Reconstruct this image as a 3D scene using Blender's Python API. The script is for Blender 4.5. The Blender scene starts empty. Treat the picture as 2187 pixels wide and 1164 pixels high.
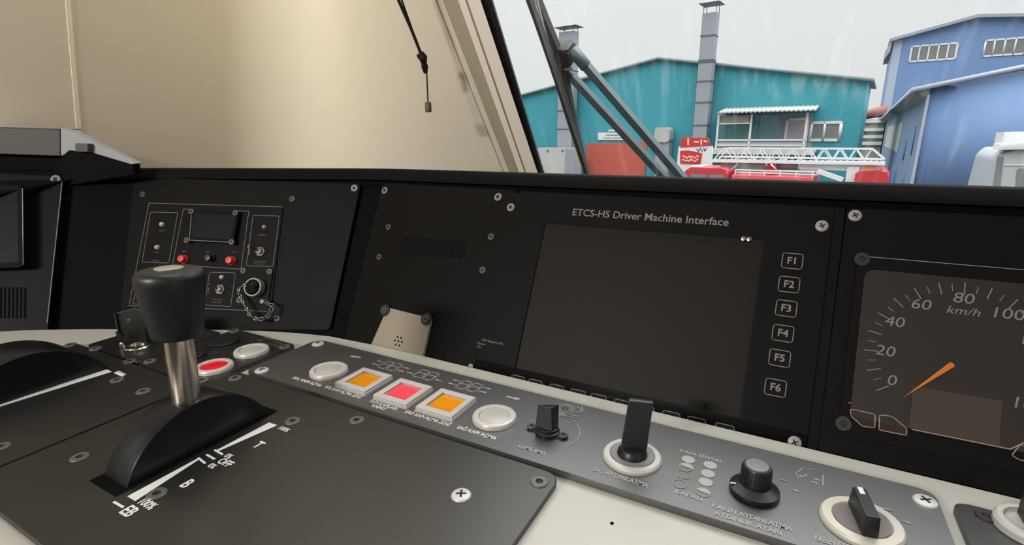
import bpy, bmesh, math, random
from mathutils import Vector, Matrix
random.seed(7)
R = math.radians
scene = bpy.context.scene
COL = scene.collection

# ------------------------------------------------------------------ camera
S = 0.235                     # metres per calibration unit (camera height above the desk top)
DESK_Z = 0.80
FPX = 1100.9                  # focal length in pixels of the 2187 wide frame
YAW, PITCH, ROLL = 0.496296, 0.256044, -0.006143
CAM = Vector((0, 0, DESK_Z + S))
_f = Vector((-math.sin(YAW)*math.cos(PITCH), math.cos(YAW)*math.cos(PITCH), -math.sin(PITCH)))
_r = Vector((math.cos(YAW), math.sin(YAW), 0))
_u = _r.cross(_f)
CR = _r*math.cos(ROLL) + _u*math.sin(ROLL)
CU = _u*math.cos(ROLL) - _r*math.sin(ROLL)
CF = _f
cam = bpy.data.cameras.new('camera')
camo = bpy.data.objects.new('camera', cam); COL.objects.link(camo)
cam.sensor_fit = 'HORIZONTAL'; cam.sensor_width = 36.0; cam.lens = FPX/2187*36.0
cam.clip_start = 0.02; cam.clip_end = 600
camo.matrix_world = Matrix(((CR.x, CU.x, -CF.x, CAM.x), (CR.y, CU.y, -CF.y, CAM.y), (CR.z, CU.z, -CF.z, CAM.z), (0, 0, 0, 1)))
scene.camera = camo

# ------------------------------------------------------------------ view, sky
vs = scene.view_settings
vs.view_transform = 'Standard'; vs.look = 'None'; vs.gamma = 1.0; vs.use_curve_mapping = False
vs.exposure = 0.0
world = bpy.data.worlds.new('overcast_sky'); scene.world = world; world.use_nodes = True
wn = world.node_tree; wn.nodes.clear()
tc = wn.nodes.new('ShaderNodeTexCoord'); sx = wn.nodes.new('ShaderNodeSeparateXYZ')
rp = wn.nodes.new('ShaderNodeValToRGB'); bg = wn.nodes.new('ShaderNodeBackground'); wo = wn.nodes.new('ShaderNodeOutputWorld')
nz = wn.nodes.new('ShaderNodeTexNoise'); nz.inputs['Scale'].default_value = 2.2; nz.inputs['Detail'].default_value = 3
mp = wn.nodes.new('ShaderNodeMapRange'); mp.inputs['To Min'].default_value = 0.94; mp.inputs['To Max'].default_value = 1.06
ml = wn.nodes.new('ShaderNodeMixRGB'); ml.blend_type = 'MULTIPLY'; ml.inputs[0].default_value = 1.0
wn.links.new(tc.outputs['Generated'], sx.inputs[0]); wn.links.new(sx.outputs['Z'], rp.inputs[0])
wn.links.new(tc.outputs['Generated'], nz.inputs['Vector']); wn.links.new(nz.outputs[0], mp.inputs['Value'])
wn.links.new(rp.outputs[0], ml.inputs[1]); wn.links.new(mp.outputs[0], ml.inputs[2])
wn.links.new(ml.outputs[0], bg.inputs['Color']); wn.links.new(bg.outputs[0], wo.inputs[0])
e = rp.color_ramp.elements                       # overcast: the zenith is far brighter than the horizon
e[0].position = 0.0; e[0].color = (0.80, 0.82, 0.82, 1)
e[1].position = 1.0; e[1].color = (8.0, 8.0, 8.0, 1)
m_ = rp.color_ramp.elements.new(0.30); m_.color = (0.90, 0.915, 0.915, 1)
m_ = rp.color_ramp.elements.new(0.55); m_.color = (3.2, 3.2, 3.2, 1)
bg.inputs['Strength'].default_value = 1.0

# ------------------------------------------------------------------ materials
def lin(c):
    return tuple(((v/255)/12.92 if v/255 <= 0.04045 else (((v/255)+0.055)/1.055)**2.4) for v in c)
MATS = {}
def mat(name, rgb, rough=0.5, metal=0.0, spec=0.5, var=0.0, vscale=40, bump=0.0, bscale=800, emit=0.0, coat=0.0, rvar=0.0):
    m = bpy.data.materials.new(name); m.use_nodes = True; nt = m.node_tree
    b = nt.nodes['Principled BSDF']; c = lin(rgb)
    b.inputs['Base Color'].default_value = (*c, 1); b.inputs['Roughness'].default_value = rough
    b.inputs['Metallic'].default_value = metal; b.inputs['Specular IOR Level'].default_value = spec
    b.inputs['Coat Weight'].default_value = coat
    t = nt.nodes.new('ShaderNodeTexCoord')
    if var or rvar:
        n = nt.nodes.new('ShaderNodeTexNoise'); n.inputs['Scale'].default_value = vscale; n.inputs['Detail'].default_value = 4
        nt.links.new(t.outputs['Object'], n.inputs['Vector'])
        if var:
            mx = nt.nodes.new('ShaderNodeMixRGB')
            mx.inputs[1].default_value = (*[v*(1-var) for v in c], 1); mx.inputs[2].default_value = (*[min(1, v*(1+var)) for v in c], 1)
            nt.links.new(n.outputs[0], mx.inputs[0]); nt.links.new(mx.outputs[0], b.inputs['Base Color'])
        if rvar:
            mr = nt.nodes.new('ShaderNodeMapRange'); mr.inputs['To Min'].default_value = rough-rvar; mr.inputs['To Max'].default_value = rough+rvar
            nt.links.new(n.outputs[0], mr.inputs['Value']); nt.links.new(mr.outputs[0], b.inputs['Roughness'])
    if bump:
        n2 = nt.nodes.new('ShaderNodeTexNoise'); n2.inputs['Scale'].default_value = bscale; n2.inputs['Detail'].default_value = 2
        bp = nt.nodes.new('ShaderNodeBump'); bp.inputs['Strength'].default_value = bump; bp.inputs['Distance'].default_value = 0.0004
        nt.links.new(t.outputs['Object'], n2.inputs['Vector']); nt.links.new(n2.outputs[0], bp.inputs['Height']); nt.links.new(bp.outputs[0], b.inputs['Normal'])
    if emit:
        b.inputs['Emission Color'].default_value = (*c, 1); b.inputs['Emission Strength'].default_value = emit
    MATS[name] = m
    return m
def corrugated(name, rgb, scale, var=0.12, stain=None, dirn='X', depth=0.35):
    m = mat(name, rgb, 0.6, 0, 0.3); nt = m.node_tree; b = nt.nodes['Principled BSDF']; c = lin(rgb)
    t = nt.nodes.new('ShaderNodeTexCoord'); w = nt.nodes.new('ShaderNodeTexWave'); w.bands_direction = dirn; w.inputs['Scale'].default_value = scale
    bp = nt.nodes.new('ShaderNodeBump'); bp.inputs['Strength'].default_value = depth; bp.inputs['Distance'].default_value = 0.03
    nt.links.new(t.outputs['Object'], w.inputs['Vector']); nt.links.new(w.outputs[0], bp.inputs['Height']); nt.links.new(bp.outputs[0], b.inputs['Normal'])
    mpg = nt.nodes.new('ShaderNodeMapping'); mpg.inputs['Scale'].default_value = (1.6, 0.22, 1.0)
    n = nt.nodes.new('ShaderNodeTexNoise'); n.inputs['Scale'].default_value = 0.8; n.inputs['Detail'].default_value = 6
    nt.links.new(t.outputs['Object'], mpg.inputs['Vector']); nt.links.new(mpg.outputs[0], n.inputs['Vector'])
    mx = nt.nodes.new('ShaderNodeMixRGB'); mx.inputs[1].default_value = (*[v*(1-var) for v in c], 1); mx.inputs[2].default_value = (*[min(1, v*(1+var)) for v in c], 1)
    nt.links.new(n.outputs[0], mx.inputs[0]); last = mx.outputs[0]
    if stain:
        n3 = nt.nodes.new('ShaderNodeTexNoise'); n3.inputs['Scale'].default_value = 1.3; n3.inputs['Detail'].default_value = 8
        mp3 = nt.nodes.new('ShaderNodeMapping'); mp3.inputs['Scale'].default_value = (1.0, 0.35, 1.0)
        nt.links.new(t.outputs['Object'], mp3.inputs['Vector']); nt.links.new(mp3.outputs[0], n3.inputs['Vector'])
        # peeled paint under the right eave only (a band with its own shape along the roof slope)
        sp = nt.nodes.new('ShaderNodeSeparateXYZ'); nt.links.new(t.outputs['Object'], sp.inputs[0])
        a1 = nt.nodes.new('ShaderNodeMath'); a1.operation = 'MULTIPLY_ADD'; a1.inputs[1].default_value = stain[1]; a1.inputs[2].default_value = stain[2]
        nt.links.new(sp.outputs['X'], a1.inputs[0])
        a2 = nt.nodes.new('ShaderNodeMath'); a2.operation = 'SUBTRACT'; nt.links.new(sp.outputs['Y'], a2.inputs[0]); nt.links.new(a1.outputs[0], a2.inputs[1])
        r1 = nt.nodes.new('ShaderNodeMapRange'); r1.inputs['From Min'].default_value = -2.2; r1.inputs['From Max'].default_value = -0.2
        nt.links.new(a2.outputs[0], r1.inputs['Value'])
        r2 = nt.nodes.new('ShaderNodeMapRange'); r2.inputs['From Min'].default_value = stain[3]; r2.inputs['From Max'].default_value = stain[3]+2.0
        nt.links.new(sp.outputs['X'], r2.inputs['Value'])
        r3 = nt.nodes.new('ShaderNodeMapRange'); r3.inputs['From Min'].default_value = 0.46; r3.inputs['From Max'].default_value = 0.60
        nt.links.new(n3.outputs[0], r3.inputs['Value'])
        p1 = nt.nodes.new('ShaderNodeMath'); p1.operation = 'MULTIPLY'; nt.links.new(r1.outputs[0], p1.inputs[0]); nt.links.new(r2.outputs[0], p1.inputs[1])
        p2 = nt.nodes.new('ShaderNodeMath'); p2.operation = 'MULTIPLY'; nt.links.new(p1.outputs[0], p2.inputs[0]); nt.links.new(r3.outputs[0], p2.inputs[1])
        p3 = nt.nodes.new('ShaderNodeMath'); p3.operation = 'MULTIPLY'; p3.inputs[1].default_value = 0.55; nt.links.new(p2.outputs[0], p3.inputs[0])
        m2 = nt.nodes.new('ShaderNodeMixRGB'); m2.inputs[2].default_value = (*lin(stain[0]), 1)
        nt.links.new(p3.outputs[0], m2.inputs[0]); nt.links.new(last, m2.inputs[1]); last = m2.outputs[0]
    nt.links.new(last, b.inputs['Base Color'])
    return m

cream   = mat('cream_wall_laminate', (228, 218, 198), 0.55, 0, 0.2, var=0.03, vscale=3)
olive   = mat('shaded_trim', (172, 163, 140), 0.5, 0, 0.4)  # darker tone: shade of the step face and crease line put into the colour
pinkcr  = mat('cream_window_frame', (246, 236, 222), 0.45, 0, 0.4)
rubber  = mat('black_rubber', (28, 24, 23), 0.6, 0, 0.35)
deskw   = mat('offwhite_desk_laminate', (172, 169, 162), 0.38, 0, 0.45, var=0.02, vscale=8, bump=0.05)
black   = mat('black_painted_console', (5, 7, 10), 0.6, 0, 0.04, bump=0.15, bscale=1500)
plateb  = mat('black_panel_plate', (18, 16, 15), 0.5, 0, 0.06, bump=0.12, bscale=1800, rvar=0.04, vscale=25)
deskp   = mat('satin_black_desk_plate', (84, 83, 82), 0.40, .98, 0.5, bump=0.10, bscale=2000, rvar=0.03, vscale=20)
stripm  = mat('satin_grey_strip_plate', (113, 112, 112), 0.44, .98, 0.5, bump=0.10, bscale=2000, rvar=0.03, vscale=20)
hoodm   = mat('black_hood_vinyl', (14, 12, 12), 0.7, 0, 0.06, bump=0.2, bscale=900)
gloss   = mat('dark_screen_glass', (11, 10, 10), 0.5, 0, 0.1)
dialg   = mat('dial_face', (44, 39, 37), 0.45, 0, 0.2)
lcd     = mat('grey_lcd_window', (64, 55, 49), 0.4, 0, 0.2)
redgl   = mat('dark_red_indicator', (42, 20, 18), 0.3, 0, 0.4)
drum    = mat('black_drum', (13, 14, 17), 0.32, 0, 0.4)
hole    = mat('black_void', (4, 4, 5), 0.9, 0, 0.1)
knobm   = mat('black_knob_plastic', (20, 21, 24), 0.42, 0, 0.45, bump=0.08, bscale=1500)
darkpl  = mat('black_plastic', (20, 20, 21), 0.4, 0, 0.45)
matteb  = mat('matte_black_plastic', (13, 13, 14), 0.65, 0, 0.08)
chainm  = mat('dull_chain_steel', (120, 117, 113), 0.4, 0.7, 0.5)
steel   = mat('polished_steel', (200, 192, 184), 0.22, 1.0, 0.5)
silver  = mat('silver_bezel', (188, 184, 180), 0.35, 0.15, 0.5)
silver2 = mat('pearl_lens', (176, 170, 165), 0.35, 0.1, 0.5)
scr_s   = mat('bright_screw', (190, 188, 190), 0.45, 0.3, 0.4)
scr_p   = mat('pale_screw', (140, 137, 135), 0.5, 0.2, 0.4)
scr_d   = mat('dark_screw', (100, 98, 96), 0.5, 0.5, 0.5)
scr_g   = mat('grey_screw', (122, 119, 116), 0.5, 0.4, 0.4)
ledm    = mat('grey_led_lens', (170, 168, 165), 0.3, 0.2, 0.5)
ledg    = mat('green_led_lens', (110, 140, 112), 0.3, 0.0, 0.5)
amber   = mat('amber_lens', (212, 134, 14), 0.22, 0, 0.5, var=0.12, vscale=90)
redl    = mat('coral_red_lens', (236, 72, 88), 0.22, 0, 0.5, var=0.08, vscale=90)
redb    = mat('red_push_lens', (214, 18, 40), 0.25, 0, 0.5)
redcap  = mat('red_button_cap', (205, 50, 52), 0.4, 0, 0.4)
white   = mat('white_print', (205, 203, 200), 0.6, 0, 0.3)
greypr  = mat('grey_print', (120, 116, 113), 0.6, 0, 0.3)
stripp  = mat('pale_print', (156, 154, 152), 0.6, 0, 0.3)
dimpr   = mat('faded_print', (92, 89, 87), 0.6, 0, 0.3)
linepr  = mat('grey_outline_print', (100, 98, 97), 0.6, 0, 0.3)
orange  = mat('orange_needle', (186, 104, 26), 0.5, 0, 0.4)
beige   = mat('beige_plate', (142, 132, 115), 0.5, 0, 0.4)
greyhd  = mat('lit_hood_grey', (150, 152, 154), 0.5, 0, 0.4)  # pale tone carries the window light on the hood top and side
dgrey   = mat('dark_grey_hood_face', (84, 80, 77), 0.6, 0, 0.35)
cordm   = mat('black_cord', (30, 27, 24), 0.6, 0, 0.3)
brass   = mat('brown_weight', (96, 84, 66), 0.5, 0.2, 0.4)
wiperm  = mat('dark_wiper_steel', (78, 78, 76), 0.45, 0.3, 0.4)  # steel colour lightened to carry the sky glare
wiperb  = mat('wiper_arm_paint', (72, 84, 88), 0.5, 0.1, 0.4)
floorm  = mat('grey_floor_vinyl', (90, 88, 85), 0.6, 0, 0.4, var=0.1, vscale=20)
ceilm   = mat('grey_ceiling', (150, 146, 140), 0.6, 0, 0.3)
lampm   = mat('fill_lamp_diffuser', (255, 250, 242), 0.5, 0, 0.3, emit=6.0)  # glowing face of the added fill lamps
# outdoors
teal    = corrugated('teal_cladding', (46, 146, 160), 2.2, 0.10)
tealst  = mat('roof_edge_grey', (110, 120, 122), 0.6)
blue    = corrugated('blue_cladding', (96, 120, 158), 2.0, 0.05, depth=0.06)
blueold = mat('weathered_blue_wall', (96, 115, 138), 0.7, 0, 0.3, var=0.25, vscale=0.7)
bluegr  = mat('pale_grey_cladding', (144, 151, 165), 0.6)
ductm   = mat('galvanised_duct', (129, 132, 139), 0.5, 0.1, 0.4, var=0.05, vscale=2)
ductj   = mat('dark_duct_seam', (84, 90, 98), 0.5, 0.2, 0.4)
whitem  = mat('white_metal', (188, 189, 190), 0.5, 0, 0.4)
offwh   = mat('offwhite_metal', (158, 158, 155), 0.6, 0, 0.3, var=0.08, vscale=2)
winm    = mat('grey_window_glass', (104, 106, 104), 0.2, 0, 0.5, var=0.15, vscale=2)
winteal = mat('teal_window_glass', (84, 130, 134), 0.15, 0, 0.5, var=0.15, vscale=2)
pinkgl  = mat('mauve_door_glass', (150, 142, 152), 0.25, 0, 0.5)
reddoor = corrugated('red_roller_door', (163, 79, 67), 3.0, 0.06, dirn='Y')
firered = mat('fire_engine_red', (163, 43, 50), 0.35, 0, 0.5, var=0.06, vscale=3)
firepink= mat('faded_red_panel', (184, 72, 79), 0.4, 0, 0.5)
redsign = mat('red_signboard', (163, 40, 46), 0.5, 0, 0.4)
tyre    = mat('dark_tyre', (30, 30, 30), 0.8)
rust    = mat('rust_brown', (150, 96, 70), 0.8)
asphalt = mat('grey_concrete_yard', (84, 84, 81), 0.85, 0, 0.2, var=0.15, vscale=0.6)
roofred = mat('brick_red_roof', (141, 96, 89), 0.8)
greenm  = mat('dull_green_wall', (83, 114, 89), 0.8)
khaki   = mat('grey_tan_wall', (144, 141, 129), 0.8)

def glass_mat():
    m = bpy.data.materials.new('windscreen_glass'); m.use_nodes = True; nt = m.node_tree; nt.nodes.clear()
    o = nt.nodes.new('ShaderNodeOutputMaterial'); tr = nt.nodes.new('ShaderNodeBsdfTransparent'); gl = nt.nodes.new('ShaderNodeBsdfGlossy')
    tr.inputs[0].default_value = (0.97, 0.985, 0.98, 1); gl.inputs['Roughness'].default_value = 0.02
    fr = nt.nodes.new('ShaderNodeFresnel'); fr.inputs[0].default_value = 1.35
    mx = nt.nodes.new('ShaderNodeMixShader'); nt.links.new(fr.outputs[0], mx.inputs[0]); nt.links.new(tr.outputs[0], mx.inputs[1]); nt.links.new(gl.outputs[0], mx.inputs[2])
    # thin streaks of dirt and rain left on the outside
    df = nt.nodes.new('ShaderNodeBsdfTranslucent'); df.inputs[0].default_value = (0.9, 0.92, 0.92, 1)
    t = nt.nodes.new('ShaderNodeTexCoord'); mg = nt.nodes.new('ShaderNodeMapping'); mg.inputs['Scale'].default_value = (60, 9, 1)
    n = nt.nodes.new('ShaderNodeTexNoise'); n.inputs['Scale'].default_value = 1.0; n.inputs['Detail'].default_value = 6
    mr = nt.nodes.new('ShaderNodeMapRange'); mr.inputs['From Min'].default_value = 0.55; mr.inputs['From Max'].default_value = 0.9; mr.inputs['To Max'].default_value = 0.05
    nt.links.new(t.outputs['Object'], mg.inputs['Vector']); nt.links.new(mg.outputs[0], n.inputs['Vector']); nt.links.new(n.outputs[0], mr.inputs['Value'])
    m2 = nt.nodes.new('ShaderNodeMixShader'); nt.links.new(mr.outputs[0], m2.inputs[0]); nt.links.new(mx.outputs[0], m2.inputs[1]); nt.links.new(df.outputs[0], m2.inputs[2])
    nt.links.new(m2.outputs[0], o.inputs[0]); return m
glassm = glass_mat()

# ------------------------------------------------------------------ frames: a plane in the world, metric local coordinates
def U(x, y, z=0.0):                       # calibration units -> metres
    return Vector((x*S, y*S, DESK_Z + z*S))
class Fr:
    def __init__(s, o, ex, ey):
        s.o = Vector(o); s.ex = Vector(ex).normalized(); s.ey = Vector(ey).normalized(); s.en = s.ex.cross(s.ey)
    def p(s, px, py, h=0.0):              # where the sight line of a photo pixel meets the plane lifted by h
        d = CR*((px-1093.5)/FPX) - CU*((py-582)/FPX) + CF
        o = s.o + s.en*h
        q = CAM + d*((o-CAM).dot(s.en)/d.dot(s.en)) - s.o
        return Vector((q.dot(s.ex), q.dot(s.ey)))
    def pts(s, l, h=0.0): return [s.p(x, y, h) for x, y in l]
    def w(s, u, v, h=0.0): return s.o + s.ex*u + s.ey*v + s.en*h
    def sub(s, u, v, h=0.0): return Fr(s.w(u, v, h), s.ex, s.ey)
    def M(s): return Matrix(((s.ex.x, s.ey.x, s.en.x, s.o.x), (s.ex.y, s.ey.y, s.en.y, s.o.y), (s.ex.z, s.ey.z, s.en.z, s.o.z), (0, 0, 0, 1)))

# ------------------------------------------------------------------ mesh builder
class MB:
    def __init__(s): s.bm = bmesh.new()
    def face(s, pts):
        try: return s.bm.faces.new([s.bm.verts.new(Vector(p)) for p in pts])
        except ValueError: return None
    def prism(s, poly, z0, z1, bevel=0.0, seg=2):       # polygon in the local xy plane, extruded
        poly = [Vector((p[0], p[1])) for p in poly]
        a = sum(poly[i].x*poly[(i+1) % len(poly)].y - poly[(i+1) % len(poly)].x*poly[i].y for i in range(len(poly)))
        if a < 0: poly = poly[::-1]
        b = bmesh.new()
        lo = [b.verts.new((p.x, p.y, z0)) for p in poly]; hi = [b.verts.new((p.x, p.y, z1)) for p in poly]
        n = len(poly); b.faces.new(hi); b.faces.new(lo[::-1])
        for i in range(n): b.faces.new((lo[i], lo[(i+1) % n], hi[(i+1) % n], hi[i]))
        if bevel:
            ed = [e for e in b.edges if (e.verts[0] in hi and e.verts[1] in hi)]
            bmesh.ops.bevel(b, geom=ed, offset=bevel, segments=seg, affect='EDGES', profile=0.5)
        s.join(b); return s
    def join(s, b, m=None):
        if m is not None: bmesh.ops.transform(b, matrix=m, verts=b.verts)
        me = bpy.data.meshes.new('tmp'); b.to_mesh(me); b.free(); s.bm.from_mesh(me); bpy.data.meshes.remove(me)
    def box(s, x0, x1, y0, y1, z0, z1, bevel=0.0):
        b = bmesh.new(); r = bmesh.ops.create_cube(b, size=1)
        bmesh.ops.transform(b, matrix=Matrix.Translation(((x0+x1)/2, (y0+y1)/2, (z0+z1)/2)) @ Matrix.Diagonal((abs(x1-x0), abs(y1-y0), abs(z1-z0), 1)), verts=b.verts)
        if bevel: bmesh.ops.bevel(b, geom=b.edges[:], offset=bevel, segments=2, affect='EDGES', profile=0.5)
        s.join(b); return s
    def lathe(s, prof, cx=0, cy=0, seg=40, m=None):
        b = bmesh.new(); rings = []
        for r, z in prof:
            if r <= 1e-7: rings.append([b.verts.new((cx, cy, z))])
            else: rings.append([b.verts.new((cx+r*math.cos(2*math.pi*i/seg), cy+r*math.sin(2*math.pi*i/seg), z)) for i in range(seg)])
        for A, B in zip(rings, rings[1:]):
            for i in range(seg):
                j = (i+1) % seg
                q = [A[i] if len(A) > 1 else A[0], A[j] if len(A) > 1 else None, B[j] if len(B) > 1 else B[0], B[i] if len(B) > 1 else None]
                q = [v for v in q if v is not None]
                if len(q) >= 3: b.faces.new(q)
        bmesh.ops.recalc_face_normals(b, faces=b.faces)
        s.join(b, m); return s
    def tube(s, path, r, seg=10, closed=False, flat=1.0):
        b = bmesh.new(); path = [Vector(p) for p in path]; rings = []; n = len(path); up = None
        for i, p in enumerate(path):
            a = path[(i-1) % n] if (closed or i > 0) else p; c = path[(i+1) % n] if (closed or i < n-1) else p
            t = (c-a).normalized()
            if up is None:
                up = Vector((0, 0, 1)) if abs(t.z) < 0.9 else Vector((1, 0, 0))
            x = (up - t*up.dot(t))
            if x.length < 1e-5: x = Vector((1, 0, 0)) - t*t.x
            x.normalize(); y = t.cross(x); up = x
            rr = r[i] if isinstance(r, (list, tuple)) else r
            rings.append([b.verts.new(p + x*rr*math.cos(2*math.pi*k/seg) + y*rr*flat*math.sin(2*math.pi*k/seg)) for k in range(seg)])
        m = n if closed else n-1
        for i in range(m):
            A, B = rings[i], rings[(i+1) % n]
            for k in range(seg): b.faces.new((A[k], A[(k+1) % seg], B[(k+1) % seg], B[k]))
        if not closed: b.faces.new(rings[0][::-1]); b.faces.new(rings[-1])
        bmesh.ops.recalc_face_normals(b, faces=b.faces)
        s.join(b); return s
    def beam(s, p, q, w, d=None, up=(0, 0, 1)):          # rectangular bar between two points
        p, q = Vector(p), Vector(q); t = (q-p).normalized(); u = Vector(up)
        x = t.cross(u)
        if x.length < 1e-5: x = t.cross(Vector((1, 0, 0)))
        x.normalize(); y = x.cross(t); d = w if d is None else d
        c = [[o + x*a*w/2 + y*bb*d/2 for a, bb in ((-1, -1), (1, -1), (1, 1), (-1, 1))] for o in (p, q)]
        b = bmesh.new(); A = [b.verts.new(v) for v in c[0]]; B = [b.verts.new(v) for v in c[1]]
        b.faces.new(A[::-1]); b.faces.new(B)
        for i in range(4): b.faces.new((A[i], A[(i+1) % 4], B[(i+1) % 4], B[i]))
        bmesh.ops.recalc_face_normals(b, faces=b.faces)
        s.join(b); return s
    def line(s, pts, w, z, closed=False, t=0.00025):     # flat printed line
        pts = [Vector((p[0], p[1])) for p in pts]
        seg = list(zip(pts, pts[1:])) + ([(pts[-1], pts[0])] if closed else [])
        for a, b in seg:
            d = b-a
            if d.length < 1e-7: continue
            d.normalize(); n = Vector((-d.y, d.x))*w/2; e_ = d*w*0.35
            s.prism([a-e_-n, b+e_-n, b+e_+n, a-e_+n], z, z+t)
        return s
    def grid(s, rows):                                    # quads between rows of points
        vs_ = [[s.bm.verts.new(Vector(p)) for p in r] for r in rows]
        for A, B in zip(vs_, vs_[1:]):
            for i in range(len(A)-1): s.bm.faces.new((A[i], A[i+1], B[i+1], B[i]))
        return s
    def text(s, body, u, v, size, z, rot=0.0, align='CENTER', sx_=1.0, bold=0.0, t=0.0002, spacing=1.0, shear=0.0):
        cu = bpy.data.curves.new('lettering', 'FONT'); cu.body = body; cu.size = size; cu.align_x = align; cu.align_y = 'CENTER'
        cu.extrude = t/2; cu.offset = bold; cu.space_character = spacing; cu.shear = shear; cu.resolution_u = 3
        o = bpy.data.objects.new('lettering', cu); COL.objects.link(o)
        dg = bpy.context.evaluated_depsgraph_get(); me = bpy.data.meshes.new_from_object(o.evaluated_get(dg))
        bpy.data.objects.remove(o); bpy.data.curves.remove(cu)
        me.transform(Matrix.Translation((u, v, z+t/2)) @ Matrix.Rotation(rot, 4, 'Z') @ Matrix.Diagonal((sx_, 1, 1, 1)))
        s.bm.from_mesh(me); bpy.data.meshes.remove(me); return s
def rrect(x0, x1, y0, y1, r, n=5):
    out = []
    for cx, cy, a in ((x1-r, y1-r, 0), (x0+r, y1-r, 90), (x0+r, y0+r, 180), (x1-r, y0+r, 270)):
        for i in range(n+1): out.append((cx+r*math.cos(R(a+90*i/n)), cy+r*math.sin(R(a+90*i/n))))
    return out
def rpoly(pts, r, n=4):                                   # any convex polygon with rounded corners
    out = []; N = len(pts); pts = [Vector((p[0], p[1])) for p in pts]
    for i in range(N):
        a, b, c = pts[i-1], pts[i], pts[(i+1) % N]
        p = b+(a-b).normalized()*r; q = b+(c-b).normalized()*r
        for k in range(n+1):
            t = k/n; out.append(p*(1-t)**2 + b*2*t*(1-t) + q*t*t)
    return out
def circ(cx, cy, r, n=40, a0=0, a1=360):
    full = abs(a1-a0-360) < 1e-6
    return [(cx+r*math.cos(R(a0+(a1-a0)*i/(n if full else n-1))), cy+r*math.sin(R(a0+(a1-a0)*i/(n if full else n-1)))) for i in range(n)]

def finish(mb, smooth=35):
    me = bpy.data.meshes.new('mesh'); mb.bm.to_mesh(me); mb.bm.free()
    tot = sum(p.area for p in me.polygons)
    for p in me.polygons: p.use_smooth = True
    me.set_sharp_from_angle(angle=R(smooth))
    for p in me.polygons:                                 # broad flat faces keep their own normal
        if p.area > .08*tot or len(p.vertices) > 6: p.use_smooth = False
    return me
def thing(name, label, cat, fr, group=None):
    o = bpy.data.objects.new(name, None); COL.objects.link(o); o.empty_display_size = 0.02
    o.matrix_world = fr.M(); o['label'] = label; o['category'] = cat
    if group: o['group'] = group
    return o
def part(name, mb, m, parent, label=None, loc=None, smooth=35):
    me = mb if isinstance(mb, bpy.types.Mesh) else finish(mb, smooth)
    if not me.materials: me.materials.append(m)
    o = bpy.data.objects.new(name, me); COL.objects.link(o); o.parent = parent
    if loc is not None: o.location = loc
    if label: o['label'] = label
    return o
def solo(name, mb, m, fr, label=None, cat=None, group=None, kind=None, smooth=35):
    me = finish(mb, smooth); me.materials.append(m)
    o = bpy.data.objects.new(name, me); COL.objects.link(o); o.matrix_world = fr.M()
    if label: o['label'] = label
    if cat: o['category'] = cat
    if group: o['group'] = group
    if kind: o['kind'] = kind
    return o

def screw_mesh(m, r, phillips=False):
    b = MB()
    if phillips:
        b.lathe([(r, 0), (r, .0006), (r*.9, .0014), (r*.5, .0019), (0, .002)], seg=28)
        for a in (0, math.pi/2):
            c = math.cos(a+.5); s_ = math.sin(a+.5); n = Vector((-s_, c))*r*.11; d = Vector((c, s_))*r*.5
            b.prism([-d-n, d-n, d+n, -d+n], .0012, .0021)
    else:
        b.lathe([(r, 0), (r, .0004), (r*.92, .001), (r*.42, .001), (r*.36, .0002), (0, .0002)], seg=28)
    me = finish(b, 18); me.materials.append(m)
    if not phillips:
        me.materials.append(rubber)
        for p in me.polygons:
            c = p.center; d_ = math.hypot(c.x, c.y)
            if d_ < r*.42 and c.z < .0009 or (d_ < r*.5 and len(p.vertices) == 3): p.material_index = 1
    if phillips:
        me.materials.append(rubber); k = len(me.polygons)
        for p in me.polygons[-12:]: p.material_index = 1
    return me
SC = {'d': screw_mesh(scr_d, .0062), 'g': screw_mesh(scr_g, .0048), 's': screw_mesh(scr_s, .0068, True), 'm': screw_mesh(mat('dull_screw', (72, 70, 68), .5, .3, .4), .0040), 'k': screw_mesh(mat('black_screw', (34, 32, 31), .5, 0, .4), .0056), 'p': screw_mesh(scr_p, .0050, True)}
def screws(parent, fr, spots, kind, h):
    for px, py in spots:
        q = fr.p(px, py, h); part('screw', SC[kind], None, parent, loc=(q.x, q.y, h))

# ================================================================== SETTING
W0 = Fr((0, 0, 0), (1, 0, 0), (0, 1, 0))
ground = MB().prism([(-160, -60), (160, -60), (160, 260), (-160, 260)], -2.75, -2.45)
solo('ground', ground, asphalt, W0, kind='structure')

FL_X, FR_X, BACK_Y = -4.2*S, 7.6*S, -1.55            # side walls and back wall of the cab
LEAN = 0.12; RAKE = R(33); CEIL = 2.02; FLOOR = 0.0
fb = MB().box(FL_X-.12, FR_X+.12, BACK_Y-.05, .86, -.08, 0); solo('floor', fb, floorm, W0, kind='structure')

# left wall sweeps round the corner into the front bulkhead; plan at hood level, ruled upward with its lean
P_POST = U(-1.583, 3.4, .745); z_ref = P_POST.z
plan = []
for y in (-0.10, .25, .45, .58): plan.append((FL_X, y, 0.0))
cr = .145; cxy = (FL_X+cr, P_POST.y-cr-.005)
for i in range(13):
    a = R(180-90*i/12); plan.append((cxy[0]+cr*math.cos(a), cxy[1]+cr*math.sin(a), i/12))
xe = P_POST.x-.085; x0c = plan[-1][0]
for i in range(1, 9): plan.append((x0c+(xe-x0c)*i/8, P_POST.y, 1+i/8))
plan.append((P_POST.x-.012, P_POST.y, 2.0))
def wallpt(q, z):                            # the bulkhead twists from the upright corner to the raked window post
    x, y, t = q; dz = z-z_ref
    lean = LEAN*(1-.5*min(t, 1)) if t <= 1 else LEAN*.5*(2-t)
    return Vector((x + dz*lean, y - dz*math.tan(RAKE)*max(0, t-1), z))
wl = MB()
zs = [.0, .5, .8, z_ref, 1.1, 1.25, 1.4, 1.55, 1.70, 1.85, 2.02]
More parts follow.
